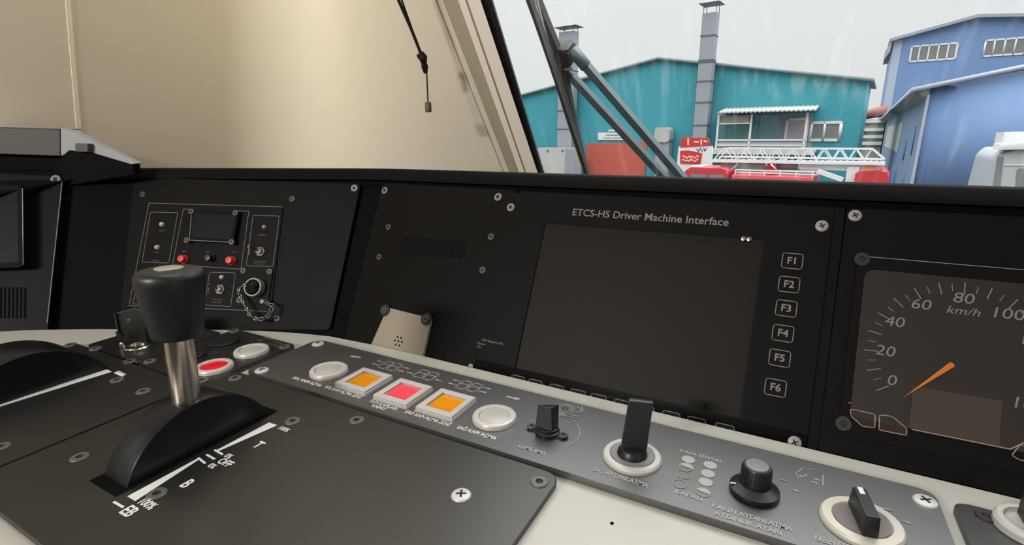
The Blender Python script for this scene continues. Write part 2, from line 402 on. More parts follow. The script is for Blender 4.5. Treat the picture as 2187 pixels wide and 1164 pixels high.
wl.grid([[wallpt(q, z) for q in plan] for z in zs])
# behind the driver: left wall with a side window opening
for (y0, y1, z0, z1) in ((BACK_Y, -.10, 0, .95), (BACK_Y, -.10, 1.86, CEIL), (BACK_Y, -1.42, .95, 1.86), (-.18, -.10, .95, 1.86)):
    wl.box(FL_X-.06, FL_X+.02, y0, y1, z0, z1)
solo('wall_left', wl, cream, W0, kind='structure', smooth=50)
g2 = MB().box(-.002, .002, -1.24, 0, 0, .91)
w2 = bpy.data.objects.new('window_2', None); COL.objects.link(w2); w2.location = (FL_X-.02, -.18, .95); w2['kind'] = 'structure'
part('pane', g2, glassm, w2); 
part('window_frame', MB().box(-.02, .03, -1.27, .03, -.03, 0).box(-.02, .03, -1.27, .03, .91, .94).box(-.02, .03, -1.27, -1.24, 0, .91).box(-.02, .03, 0, .03, 0, .91), rubber, w2)
# right wall with window
wr = MB()
for (y0, y1, z0, z1) in ((BACK_Y, .82, 0, 1.05), (BACK_Y, .82, 1.72, CEIL), (BACK_Y, -.9, 1.05, 1.72), (.45, .82, 1.05, 1.72)):
    wr.box(FR_X, FR_X+.06, y0, y1, z0, z1)
solo('wall_right', wr, cream, W0, kind='structure')
w3 = bpy.data.objects.new('window_3', None); COL.objects.link(w3); w3.location = (FR_X+.03, -.9, 1.05); w3['kind'] = 'structure'
part('pane', MB().box(-.002, .002, 0, 1.35, 0, .67), glassm, w3)
solo('wall_back', MB().box(FL_X-.06, FR_X+.06, BACK_Y-.06, BACK_Y, 0, CEIL), mat('brown_back_wall', (92, 80, 70), .6), W0, kind='structure')
solo('ceiling', MB().box(FL_X-.06, FR_X+.06, BACK_Y-.06, .22, CEIL, CEIL+.05), ceilm, W0, kind='structure')

# front frame plane (raked) : post, header, windscreen
FW = Fr(P_POST, (1, 0, 0), (0, -math.sin(RAKE), math.cos(RAKE)))
def post_line(pt, pb, h):                   # a line on the raked plane through a top and a bottom pixel, stretched past both ends
    a, b = FW.p(*pt, h), FW.p(*pb, h); d = (a-b)
    return b - d*.35, a + d*.85
def post_strip(mb, lines):                  # lines: [(top px, bottom px, h), ...] lofted across
    lo, hi = [], []
    for pt, pb, h in lines:
        b, a = post_line(pt, pb, h); lo.append(Vector((b.x, b.y, h))); hi.append(Vector((a.x, a.y, h)))
    mb.grid([lo, hi]); return mb
tp = MB(); post_strip(tp, [((945, 0), (1086, 364), 0.001), ((978, 0), (1105, 358), .022)])
solo('trim_1', tp, olive, FW, kind='structure')
tp = MB(); post_strip(tp, [((978, 0), (1105, 358), .022), ((993, 0), (1117, 359), .024), ((993.5, 0), (1117.5, 359), .019), ((998, 0), (1120.5, 360), .019), ((998.5, 0), (1121, 360), .024), ((1026, 0), (1148, 369), .026), ((1028, 0), (1150, 369), .0)])
solo('trim_2', tp, pinkcr, FW, kind='structure')
tp = MB(); post_strip(tp, [((929.4, 0), (1071.4, 361), .0), ((929.5, 0), (1071.5, 361), .0008), ((931, 0), (1073, 361), .0008), ((931.2, 0), (1073.2, 361), .0)])
solo('trim_3', tp, olive, FW, kind='structure')
gl, gh = post_line((1053, 0), (1163, 369), 0)
uL = gl.x; GW = 9.0*S; GT = gh.y
win1 = thing('window_1', 'x', 'x', FW)
for k in ('label', 'category'): del win1[k]
win1['kind'] = 'structure'
gm = MB(); ga, gb = post_line((1053, 0), (1163, 369), .004)
gm.prism([(ga.x-.01, ga.y), (GW, ga.y), (GW, gb.y), (gb.x-.01, gb.y)], -.003, .001)
part('pane', gm, glassm, win1)
gk = MB(); post_strip(gk, [((1028, 0), (1150, 369), -.002), ((1029, 0), (1151, 369), .018), ((1050, 0), (1160, 369), .012), ((1053, 0), (1163, 369), -.002)])
part('gasket', gk, rubber, win1)
solo('wall_front', MB().box(gb.x-.02, GW, gb.y-.003, gb.y+.35, -.02, .03).box(GW, GW+.3, ga.y, gb.y+.3, -.02, .03), cream, FW, kind='structure')
# bright joint strip between two wall panels on the left side wall
SW = Fr((FL_X, 0, z_ref), (0, -1, 0), (LEAN, 0, 1))
a, b = SW.p(138, -60, .002), SW.p(168, 292, .002)
pts = [a, (a*2+b)/3, (a+b*2)/3, b]
tm = MB(); d = (b-a).normalized(); n = Vector((-d.y, d.x))*.0030
tm.prism([a-n-d*.05, b-n+d*.12, b+n+d*.12, a+n-d*.05], -.001, .0025, bevel=.0012)
solo('trim_4', tm, mat('pale_joint_strip', (250, 240, 220), .35), SW, kind='structure')

# added fill lamps on the unseen rear wall, brightening the front bulkhead
def fill_lamp(x, z, label, power):
    f = Fr((x, BACK_Y, z), (-1, 0, 0), (0, 0, 1))
    t = thing('fill_light', label, 'fill light', f, 'cab fill lights')
    part('housing', MB().box(-.20, .20, -.07, .07, .0005, .03, .006), whitem, t)
    part('diffuser', MB().box(-.18, .18, -.055, .055, .0302, .036), lampm, t)
    L = bpy.data.lights.new('fill_light_glow', 'AREA'); L.shape = 'RECTANGLE'; L.size = .36; L.size_y = .10; L.energy = power; L.color = (1, .965, .91)
    lo = bpy.data.objects.new('fill_light_glow', L); COL.objects.link(lo); lo.parent = t; lo.location = (0, 0, .04); lo.rotation_euler = (math.pi, 0, 0)
fill_lamp(-.72, 1.62, 'added white fill light on the brown back wall nearer the left side window', 31)
fill_lamp(.9, 1.62, 'added white fill light on the brown back wall nearer the right side window', 2)

# ================================================================== DESK
edge = [(-4.16, .62), (-3.86, .84), (-3.692, .985), (-3.596, 1.055), (-3.49, 1.12), (-3.384, 1.183), (-3.269, 1.246), (-2.9, 1.432), (-2.65, 1.555), (-2.421, 1.655), (-2.22, 1.722), (-2.043, 1.765), (-1.75, 1.785), (-1.46, 1.79), (7.4, 1.765)]
poly = [Vector((x*S, y*S)) for x, y in edge] + [Vector((7.4*S, .12*S)), Vector((1.2*S, .12*S)), Vector((.8*S, .40*S)), Vector((-.1*S, .36*S)), Vector((-.6*S, .12*S)), Vector((-4.16*S, .12*S))]
DK = Fr((0, 0, DESK_Z), (1, 0, 0), (0, 1, 0))
fd = DK.sub(-1.2*S, .9*S)
dt = thing('driver_desk', 'off-white laminate driver desk carrying the black lever plates and button strip', 'desk', fd)
part('desktop', MB().prism([p-Vector((-1.2*S, .9*S)) for p in poly], -.035, 0, bevel=.004), deskw, dt)
part('pedestal', MB().box(-.60, -.10, -.10, .16, -DESK_Z, -.035).box(.5, 2.0, -.05, .16, -DESK_Z, -.035), black, dt)
q = fd.p(1307, 1118, 0); part('hole', MB().lathe([(.0012, 0.00005), (.0012, .0003), (0, .0003)], q.x, q.y, 16), hole, dt, 'tiny dark screw hole')

TH = .005
# ---- lever plates -------------------------------------------------
def plate_thing(name, label, cat, pxc, poly_px=None, poly=None, th=TH, r=.008, m=deskp, pname='plate'):
    c = DK.p(*pxc, th); f = DK.sub(c.x, c.y); t = thing(name, label, cat, f)
    pl = f.pts(poly_px, th) if poly_px else [Vector((x*S-c.x, y*S-c.y)) for x, y in poly]
    p_ = MB().prism(rpoly(pl, r), 0.0002, th, bevel=.0008)
    part(pname, p_, m, t); return t, f
XS = -1.565
mp_t, mf = plate_thing('traction_brake_plate', 'large black plate with a traction and brake scale around the tall lever', 'control plate', (700, 1000), poly=[(-2.060, .386), (-.512, .386), (-.512, 1.243), (-2.060, 1.243)], r=.010)
H = TH
def drum_quadrant(t, f, X0, X1, yc, zc, rad, name):
    # sector of a drum rising through the slot, axis along X; local metres
    b = MB(); c = f.o
    ang0 = math.asin(max(-1, min(1, (0.002-zc)/rad))); n = 40
    A = [math.pi-ang0 - (math.pi-2*ang0)*i/n for i in range(n+1)]
    ring0 = [Vector((X0, yc+rad*math.cos(a_), zc+rad*math.sin(a_))) for a_ in A]
    ring1 = [Vector((X1, v.y, v.z)) for v in ring0]
    b.grid([ring0, ring1]); b.face(ring0[::-1]); b.face(ring1); b.face([ring0[0], ring0[-1], ring1[-1], ring1[0]])
    bmesh.ops.remove_doubles(b.bm, verts=b.bm.verts, dist=1e-6); bmesh.ops.recalc_face_normals(b.bm, faces=b.bm.faces)
    ed = [e_ for e_ in b.bm.edges if len(e_.link_faces) == 2 and e_.calc_face_angle(0) > 1.2 and abs(e_.verts[0].co.x-e_.verts[1].co.x) < 1e-6]
    bmesh.ops.bevel(b.bm, geom=ed, offset=.0006, segments=2, affect='EDGES', profile=.5)
    return part(name, b, drum, t, 'smooth black half-round slot cover')
ox, oy = mf.o.x, mf.o.y
drum_quadrant(mp_t, mf, -1.728*S-ox, -1.600*S-ox, .836*S-oy, -.066*S, .2514*S, 'quadrant')
part('slot', MB().prism([(-1.738*S-ox, .566*S-oy), (-1.588*S-ox, .566*S-oy), (-1.588*S-ox, 1.10*S-oy), (-1.738*S-ox, 1.10*S-oy)], TH, TH+.0003), hole, mp_t)
lt = MB(); z = TH+.0002
tri = [mf.pts(l, TH) for l in ([(272, 1061), (289, 1071), (427, 981), (424, 979)], [(461, 963), (465, 965), (592, 909), (575, 903)])]
for t4 in tri: lt.prism(t4, z, z+.0002)
for l in ([(424, 979), (438, 990)], [(442, 972), (458, 981)], [(459, 962), (475, 971)], [(244, 1073), (263, 1084)]): lt.line(mf.pts(l, TH), .0016, z)
for body, px, size, bold in (('100%', (606, 917), .0062, .0001), ('T', (552, 951), .0115, .0003), ('0%', (488, 975), .0064, .0001), ('OFF', (481, 989), .0088, .0002), ('0%', (453, 996), .0064, .0001), ('B', (399, 1034), .0120, .0003), ('100%', (314, 1077), .0082, .0002), ('EB', (275, 1093), .0112, .0003)):
    q = mf.p(*px, TH); lt.text(body, q.x, q.y, size, z, bold=bold, sx_=.85)
part('lettering', lt, white, mp_t)
screws(mp_t, mf, [(625, 900), (762, 898), (1152, 1030), (170, 977), (335, 1055), (502, 808)], 'd', TH)
screws(mp_t, mf, [(985, 1059)], 's', TH)

# master lever standing in the slot
LX, LY = -1.655, .829
LT = R(2.3)                                   # pushed a little forward
lf = Fr(U(LX, LY, .168), (1, 0, 0), (0, math.cos(LT), -math.sin(LT)))
lv = thing('control_lever', 'tall control lever with black tapered knob on a polished steel shaft', 'lever', lf)
part('shaft', MB().lathe([(0, -.004), (.0095, -.004), (.0098, .0), (.0098, .058), (0, .058)], seg=40), steel, lv, 'polished steel shaft')
kz = (.385-.168)*S + .003
kn = [(0, kz), (.0130, kz), (.0158, kz+.0010), (.0172, kz+.0038), (.0186, kz+.014), (.0206, kz+.028), (.0220, kz+.038), (.0225, kz+.0435), (.0221, kz+.0475), (.0202, kz+.0503), (.016, kz+.0516), (.0092, kz+.0520), (0, kz+.0520)]
def dense(pr, k=4):
    out = []
    for i in range(len(pr)-1):
        p0 = pr[max(0, i-1)]; p1 = pr[i]; p2 = pr[i+1]; p3 = pr[min(len(pr)-1, i+2)]
        for j in range(k):
            t = j/k
            c = [.5*((2*p1[d])+(-p0[d]+p2[d])*t+(2*p0[d]-5*p1[d]+4*p2[d]-p3[d])*t*t+(-p0[d]+3*p1[d]-3*p2[d]+p3[d])*t**3) for d in (0, 1)]
            out.append((max(0, c[0]), c[1]))
    return out+[pr[-1]]
part('knob', MB().lathe(kn[:2]+dense(kn[1:-1])[1:]+[kn[-1]], seg=56), knobm, lv, 'black tapered knob', smooth=60)
part('knob_cap', MB().lathe([(.0092, kz+.0516), (.0092, kz+.0524), (.0085, kz+.0527), (0, kz+.0528)], seg=40), mat('satin_cap', (176, 170, 160), .35, .4), lv, 'oval silver-grey cap')

# left lever plate
lp_t, lpf = plate_thing('speed_setting_plate', 'black plate at far left with a black half-round slot cover and white wedge scale', 'control plate', (150, 850), poly=[(-3.075, .386), (-2.072, .386), (-2.072, 1.075), (-3.075, 1.075)], r=.009)
ox, oy = lpf.o.x, lpf.o.y
# ---- arc measured on its near side face
drum_quadrant(lp_t, lpf, -2.82*S-ox, -2.575*S-ox, .740*S-oy, -.100*S, .285*S, 'quadrant')
lt = MB(); lt.prism(lpf.pts([(-60, 881), (228, 789.5), (239, 794.5), (-58, 887)], TH), z, z+.0002)
q = lpf.pts([(243, 797), (254, 792), (270, 800), (261, 805)], TH); lt.prism(q, z, z+.0002)
part('lettering', lt, white, lp_t)
screws(lp_t, lpf, [(250, 812), (306, 836), (2, 955)], 'd', TH)
screws(lp_t, lpf, [(150, 737)], 'd', TH)

# rear plate with the flip-up guard
rp_t, rpf = plate_thing('guarded_switch_plate', 'small black plate behind the lever carrying a flip-up switch guard', 'switch plate', (300, 745), poly=[(-2.985, 1.088), (-2.535, 1.088), (-2.535, 1.500), (-2.985, 1.500)], r=.006)
screws(rp_t, rpf, [(204, 745), (277, 772)], 'd', TH)
q = rpf.p(294, 741, TH+.001)
part('switch_collar', MB().lathe([(.0140, TH), (.0140, TH+.002), (.0128, TH+.0035), (.0100, TH+.0035), (.0095, TH+.001), (0, TH+.001)], q.x, q.y, 40), steel, rp_t, 'shiny metal collar')
GF = Fr(rpf.w(q.x-.004, q.y+.010, TH), (math.cos(R(6)), math.sin(R(6)), 0), (0, 0, 1))
gd = rp_t.matrix_world.inverted() @ GF.M()
def in_plate(mb, M4): bmesh.ops.transform(mb.bm, matrix=M4, verts=mb.bm.verts); return mb
def gp(l): return GF.pts(l)
guard = MB(); fl = gp([(254, 667), (297, 657), (318, 696), (317, 712), (255, 709)])
guard.prism(rpoly(gp([(253, 668), (298, 657.5), (321, 705), (264, 713)]), .002), 0, .003, bevel=.0006)
guard.prism(gp([(254, 706), (266, 711), (281, 742), (262, 739)]), -.002, .004)
guard.prism(gp([(305, 702), (317, 698), (321, 733), (306, 728)]), -.002, .004)
guard.beam((fl[0].x, fl[0].y, -.001), (fl[0].x, fl[4].y, -.001), .0025, .012, up=(0, 0, 1))
gobj = part('switch_guard', in_plate(guard, gd), darkpl, rp_t, 'flip-up black switch guard standing open')
eg = MB(); a_, b_, c_ = gp([(252, 668), (297, 656.5), (312, 690)])
eg.tube([(a_.x, a_.y, .0032), (b_.x, b_.y, .0032)], .0004, 6).tube([(a_.x-.0006, a_.y, .003), (gp([(253.5, 700)])[0].x, gp([(253.5, 700)])[0].y, .003)], .0004, 6)
for yy in (681, 685): 
    p1, p2 = gp([(277, yy), (284, yy-1)]); eg.line([p1, p2], .0009, .0031)
part('edge_highlight', in_plate(eg, gd), mat('edge_highlight_grey', (120, 124, 132), .35, .6), gobj, 'grey edge highlights of the guard')  # pale tubes and dashes draw highlights on the guard edges
q2 = rpf.p(263, 743, TH); part('contact_stud', MB().lathe([(.0032, TH), (.0032, TH+.005), (.0022, TH+.0072), (0, TH+.0075)], q2.x, q2.y, 20), steel, rp_t)

# square plate with red and white buttons
sq_t, sqf = plate_thing('push_button_plate', 'square black plate with one red and one white round push button and two black caps', 'button plate', (500, 770), poly=[(-2.526, 1.088), (-2.058, 1.088), (-2.058, 1.570), (-2.526, 1.570)], r=.006)
def round_button(t, f, px, ro, ri, lens, label, h=TH, ring=silver, top=.0042, dome=.0006):
    q = f.p(*px, h+.003)
    b = part('push_button', MB().lathe([(ro, h), (ro, h+top*.6), (ro*.95, h+top*.92), (ro*.90, h+top), (ri*1.06, h+top), (ri, h+top*.8), (ri, h+.001)], q.x, q.y, 56), ring, t, label)
    part('lens', MB().lathe([(ri*.985, h+.0008), (ri*.985, h+top*.72), (ri*.9, h+top*.80), (0, h+top*.80+dome)], q.x, q.y, 56), lens, b)
    return b
round_button(sq_t, sqf, (457, 781), .0182, .0128, redb, 'round push button with red centre')
round_button(sq_t, sqf, (537, 747), .0182, .0128, silver2, 'round pearl-white push button')
def black_cap(px, r):
    q = sqf.p(*px, TH+.003); part('blank_cap', MB().lathe([(r*1.05, TH), (r*1.05, TH+.0008), (r*.97, TH+.0014), (r*.97, TH+.004), (r*.93, TH+.0046), (0, TH+.0048)], q.x, q.y, 48), darkpl, sq_t, 'flat black blanking cap')
black_cap((474, 729), .0185); black_cap((399, 759), .0185)
lt = MB(); q = sqf.p(580, 728, TH)
for i, (px, body) in enumerate((((574, 724), 'DİKKAT'), ((594, 732), 'BUTONU'), ((556, 727), 'ACİL'), ((586, 738), 'DURDURMA'))):
    qq = sqf.p(*px, TH); lt.text(body, qq.x, qq.y, .0042, z)
part('lettering', lt, dimpr, sq_t)
screws(sq_t, sqf, [(500, 707), (608, 741), (320, 772), (432, 812)], 'd', TH)

# ---- long button strip --------------------------------------------
st_t, sf = plate_thing('door_button_strip', 'long black strip of door buttons and rotary switches along the desk edge', 'button panel', (1300, 950), poly=[(-2.012, 1.262), (.452, 1.262), (.452, 1.665), (-2.012, 1.665)], th=.006, r=.009, m=stripm, pname='plate')
SH = .006
round_button(st_t, sf, (702, 789), .0188, .0135, silver2, 'round pearl-white push button at the left end of the row', h=SH)
round_button(st_t, sf, (1056, 888), .0188, .0130, silver2, 'round pearl-white push button right of the square ones', h=SH)
def square_button(px, lens, label):
    q = sf.p(*px, SH+.0055); a = .0192; i_ = .0132; t_ = .0055
    b = MB()
    prof = [(a, SH), (a, SH+t_*.45), (a*.985, SH+t_*.5), (a*.985, SH+t_*.85), (a*.95, SH+t_), (i_*1.05, SH+t_), (i_, SH+t_*.9), (i_, SH+.001)]
    rows = [[Vector((q.x+sx_*r_, q.y+sy_*r_, zz)) for sx_, sy_ in ((-1, -1), (1, -1), (1, 1), (-1, 1), (-1, -1))] for r_, zz in prof]
    b.grid(rows); bmesh.ops.remove_doubles(b.bm, verts=b.bm.verts, dist=1e-6); bmesh.ops.recalc_face_normals(b.bm, faces=b.bm.faces)
    o = part('square_button', b, silver, st_t, label, smooth=25)
    part('lens', MB().box(q.x-i_*.98, q.x+i_*.98, q.y-i_*.98, q.y+i_*.98, SH+.0005, SH+t_*.55, .0006), lens, o)
square_button((777.5, 808), amber, 'square amber push button next to the left white button')
square_button((861, 833), redl, 'square coral-red push button in the middle')
square_button((953, 857), amber, 'square amber push button next to the right white button')

pic = MB(); zp = SH+.0002
def spt(px, py): return sf.p(px, py, SH)
def arrow(tail, head, w=.0015, hd=.004):
    a_, b_ = spt(*tail), spt(*head); d_ = (b_-a_).normalized(); n_ = Vector((-d_.y, d_.x))
    pic.line([a_, b_-d_*hd*.8], w, zp); pic.prism([b_, b_-d_*hd+n_*hd*.55, b_-d_*hd-n_*hd*.55], zp, zp+.0002)
arrow((769, 764), (747, 761), .0022, .0050); arrow((1084, 848), (1112, 854), .0022, .0055)
def coach(px, side):
    c = spt(*px); w, hh = .0062, .0085
    for k in (-1, 1):
        pic.line(rrect(c.x+k*w*.98-w*.8, c.x+k*w*.98+w*.8, c.y-hh, c.y+hh*.9, .0015, 2), .0008, zp, True)
        pic.line([(c.x+k*w*.98-w*.8, c.y+.001), (c.x+k*w*.98+w*.8, c.y+.001)], .0007, zp)
    for k in (-1, 1):
        for dy in (.0038, -.0042):
            x0 = c.x+k*.0135; x1 = c.x+k*.0215
            if side == 0: x0, x1 = x1, x0
            dd = 1 if x1 > x0 else -1
            if side == 0 and dy > 0: continue
            pic.line([(x0, c.y+dy), (x1-dd*.002, c.y+dy)], .0009, zp)
            pic.prism([(x1, c.y+dy), (x1-dd*.003, c.y+dy+.0016), (x1-dd*.003, c.y+dy-.0016)], zp, zp+.0002)
coach((834, 782), 1); coach((911, 801), 0); coach((1003, 825), 1)
# sanding wheel pictogram
c = spt(1207, 873)
for rr in (.0022, .0052, .0078): pic.line(circ(c.x, c.y, rr, 22), .0008, zp, True)
for l in ([(1183, 881), (1240, 891)], [(1185, 884), (1235, 895)]): pic.line([spt(*p) for p in l], .0007, zp)
pic.line([spt(1232, 870), spt(1250, 878), spt(1233, 883)], .0008, zp); pic.line([spt(1244, 868), spt(1239, 882)], .0007, zp)
# dial arc round the sanding switch
c = spt(1171, 920)
for a0, a1 in ((-25, 62), (68, 100), (140, 165)): pic.line(circ(c.x, c.y, .0255, 12, a0, a1), .0006, zp)
# cab outline pictogram by the dimmer
for l in ([(1715, 1001), (1699, 1012), (1706, 1022)], [(1708, 1015), (1711, 1021), (1722, 1014), (1722, 1019)], [(1727, 1003), (1737, 1003)], [(1758, 1016), (1757, 1037)]): pic.line([spt(*p) for p in l], .0006, zp)
for px in ((1672, 1026), (1700, 1048), (1739, 1031), (1745, 1025), (1897, 1089), (1882, 1085), (1937, 1116), (1918, 1122)): q = spt(*px); pic.line([q-Vector((.0015, 0)), q+Vector((.0015, -.0004))], .001, zp)
part('pictograms', pic, stripp, st_t)
lt = MB()
def stxt(body, p0, p1, size, bold=.00008):      # along the line between two pixels
    a_, b_ = spt(*p0), spt(*p1); m0 = (a_+b_)/2
    o_ = MB().text(body, 0, 0, size, 0); xs = [v.co.x for v in o_.bm.verts]; wd = max(xs)-min(xs); o_.bm.free()
    lt.text(body, m0.x, m0.y, size, zp, rot=0, sx_=(b_-a_).length/wd, bold=bold)
stxt('SOL KAPI AÇMA', (628, 806), (684, 826), .0060); stxt('SOL KAPI AÇMA İZNİ', (694, 827), (772, 849), .0062)
stxt('TÜM KAPILARI', (788, 858), (850, 873), .0062); stxt('KAPAT', (795, 867), (824, 875), .0060)
stxt('SAĞ KAPI AÇMA İZNİ', (866, 880), (962, 908), .0062); stxt('SAĞ KAPI AÇMA', (976, 913), (1060, 937), .0062)
part('lettering', lt, white, st_t, 'white Turkish button captions'); lt = MB()
stxt('KUMLAMA', (1107, 953), (1165, 970), .0064); stxt('DIŞ AYDINLATMA', (1267, 1003), (1384, 1038), .0066)
stxt('KAFA SİNYAL', (1452, 965), (1543, 985), .0050); stxt('KAPALI', (1442, 1051), (1500, 1067), .0055)
stxt('KABİN AYDINLATMA', (1521, 1080), (1691, 1132), .0058); stxt('AYDINLIK AYARI', (1527, 1096), (1669, 1141), .0058)
stxt('KABİN AYDINLATMA', (1740, 1152), (1880, 1188), .0070)
part('faded_lettering', lt, stripp, st_t, 'faded grey Turkish captions')
ds = MB()
for (px, fill) in (((1470, 982), 1), ((1466, 998), .5), ((1460, 1014), 0), ((1452, 1034), 0), ((1517, 994), 1), ((1512, 1012), 1), ((1507, 1030), 1), ((1502, 1052), .5)):
    q = spt(*px); rr = .0046
    if fill == 1: ds.prism(circ(q.x, q.y, rr, 24), zp, zp+.0002)
    else:
        ds.line(circ(q.x, q.y, rr, 22), .0006, zp, True)
        if fill == .5: ds.prism(circ(q.x, q.y, rr, 14, -10, 170), zp, zp+.0002)
part('signal_dots', ds, stripp, st_t)

# wedge-shaped sanding switch
q = sf.p(1169, 925, SH); k = MB()
k.lathe([(.0098, SH), (.0098, SH+.003), (.0088, SH+.0036), (.0088, SH+.0060), (.0080, SH+.0066), (0, SH+.0066)], q.x, q.y, 32)
rs = part('rotary_switch', k, darkpl, st_t, 'black rotary switch with a wedge-shaped grip')
k = MB(); zt = SH+.0066
c0 = [Vector((q.x+x, q.y+y, zz)) for x, y, zz in ((-.0080, -.0060, zt), (.0070, -.0060, zt), (.0070, .0060, zt), (-.0080, .0060, zt), (-.0075, -.0022, zt+.018), (.0040, -.0022, zt+.018), (.0075, .0055, zt+.018), (-.0065, .0022, zt+.014))]
for f_ in ((0, 1, 5, 4), (1, 2, 6, 5), (2, 3, 7, 6), (3, 0, 4, 7), (4, 5, 6, 7), (3, 2, 1, 0)): k.face([c0[i] for i in f_])
bmesh.ops.remove_doubles(k.bm, verts=k.bm.verts, dist=1e-6); bmesh.ops.bevel(k.bm, geom=k.bm.edges[:], offset=.0005, segments=2, affect='EDGES', profile=.5)
part('grip', k, darkpl, rs)
k = MB().prism(rpoly([(q.x-.0165, q.y-.0035), (q.x+.0165, q.y-.0035), (q.x+.0165, q.y+.0035), (q.x-.0165, q.y+.0035)], .0033), SH, SH+.002)
part('mounting_ear', k, darkpl, rs)
for sx_ in (-1, 1): part('screw', SC['m'], None, rs, loc=(q.x+sx_*.0138, q.y, SH+.002))

# exterior-light lever switch
q = sf.p(1350, 973, SH+.002)
tg = part('lever_switch', MB().lathe([(.0212, SH), (.0212, SH+.002), (.0200, SH+.0034), (.0165, SH+.0036), (.0158, SH+.0024), (0, SH+.0024)], q.x, q.y, 56), silver, st_t, 'silver-ringed switch with a tall flat black lever')
part('disc', MB().lathe([(.0157, SH+.0024), (.0155, SH+.0036), (0, SH+.0036)], q.x, q.y, 48), mat('grey_disc', (128, 126, 126), .35, .2), tg)
part('boot', MB().lathe([(.0110, SH+.0034), (.0106, SH+.006), (.0088, SH+.0085), (.0055, SH+.0095), (0, SH+.0095)], q.x, q.y, 40), darkpl, tg)
# the lever blade: upright slab, leaning a little
bl = MB(); c_ = Fr(st_t.matrix_world @ Vector((q.x, q.y, SH)), CR.cross(Vector((0, 0, 1))).cross(Vector((0, 0, -1))) if False else (1, .15, 0), (0, 0, 1))
ang = R(14); ux = Vector((math.cos(ang), math.sin(ang), 0)); uy = Vector((-math.sin(ang), math.cos(ang), 0))
hgt = .047; lean = Vector((.0035, .002, 0))
rows = []
for zz, ww, dd in ((.006, .0085, .0036), (.012, .0092, .0032), (hgt*.5, .0088, .0028), (hgt, .0086, .0026)):
    o_ = Vector((q.x, q.y, SH+zz)) + lean*(zz/hgt)
    rows.append([o_-ux*ww-uy*dd, o_+ux*ww-uy*dd, o_+ux*ww+uy*dd, o_-ux*ww+uy*dd, o_-ux*ww-uy*dd])
bl.grid(rows); bl.face(rows[-1][:4]); bl.face(rows[0][:4][::-1]); bmesh.ops.remove_doubles(bl.bm, verts=bl.bm.verts, dist=1e-6)
bmesh.ops.recalc_face_normals(bl.bm, faces=bl.bm.faces); bmesh.ops.bevel(bl.bm, geom=bl.bm.edges[:], offset=.0007, segments=2, affect='EDGES', profile=.5)
part('lever', bl, darkpl, tg, 'tall flat black lever')

# dimmer knob with skirt
q = sf.p(1610, 1052, SH)
dk = part('dimmer_knob', MB().lathe([(.0150, SH+.0006), (.0155, SH+.0020), (.0152, SH+.0040), (.0105, SH+.0062), (.0092, SH+.0070), (.0090, SH+.0195), (.0084, SH+.0205), (.0074, SH+.0205), (.0060, SH+.0196), (0, SH+.0196)], q.x, q.y, 48), darkpl, st_t, 'black fluted dimmer knob with wide skirt')
cp = MB(); cp.lathe([(.0073, SH+.0200), (.0070, SH+.0212), (0, SH+.0216)], q.x, q.y, 32); part('knob_cap', cp, mat('grey_cap', (120, 122, 126), .25, .1), dk, 'glossy grey cap')
cp = MB(); fl_ = []
for i in range(24):
    a = 2*math.pi*i/24; cp.beam((q.x+.0090*math.cos(a), q.y+.0090*math.sin(a), SH+.0075), (q.x+.0088*math.cos(a), q.y+.0088*math.sin(a), SH+.019), .0010)
part('fluting', cp, darkpl, dk)
part('pointer_mark', MB().line([(q.x-.0098, q.y-.003), (q.x-.0142, q.y-.0045)], .0012, SH+.0054), white, dk, 'white pointer line')

# cab-light rotary switch with silver ring
q = sf.p(1840, 1114, SH+.002)
rg = part('rotary_selector', MB().lathe([(.0222, SH), (.0222, SH+.002), (.0210, SH+.0036), (.0160, SH+.0038), (.0152, SH+.0026), (0, SH+.0026)], q.x, q.y, 56), mat('ivory_ring', (192, 187, 176), .35, .15), st_t, 'silver-ringed selector with black blade grip')
part('disc', MB().lathe([(.0151, SH+.0025), (.0149, SH+.0036), (0, SH+.0037)], q.x, q.y, 48), mat('taupe_disc', (112, 104, 102), .35, .1), rg)
gpz = SH+.0037; bx = MB(); ang = R(100); ux = Vector((math.cos(ang), math.sin(ang), 0)); uy = Vector((-math.sin(ang), math.cos(ang), 0)); o_ = Vector((q.x, q.y, 0))
rows = []
for zz, lo_, hi_, w0, w1 in ((gpz, -.0155, .0145, .0042, .0042), (gpz+.0135, -.0150, .0125, .0036, .0036)):
    rows.append([o_+ux*lo_-uy*w0+Vector((0, 0, zz)), o_+ux*hi_-uy*w1+Vector((0, 0, zz)), o_+ux*hi_+uy*w1+Vector((0, 0, zz)), o_+ux*lo_+uy*w0+Vector((0, 0, zz)), o_+ux*lo_-uy*w0+Vector((0, 0, zz))])
bx.grid(rows); bx.face(rows[-1][:4]); bx.face(rows[0][:4][::-1]); bmesh.ops.remove_doubles(bx.bm, verts=bx.bm.verts, dist=1e-6)
bmesh.ops.recalc_face_normals(bx.bm, faces=bx.bm.faces); bmesh.ops.bevel(bx.bm, geom=bx.bm.edges[:], offset=.0006, segments=2, affect='EDGES', profile=.5)
gr_ = part('grip', bx, darkpl, rg, 'black blade grip')
a_ = o_+ux*.0065; b_ = o_+ux*.0112
part('position_mark', MB().line([(a_.x, a_.y), (b_.x, b_.y)], .0028, gpz+.0136), white, gr_, 'white position mark')
screws(st_t, sf, [(679, 735), (559, 792), (1976, 1072)], 's', SH)

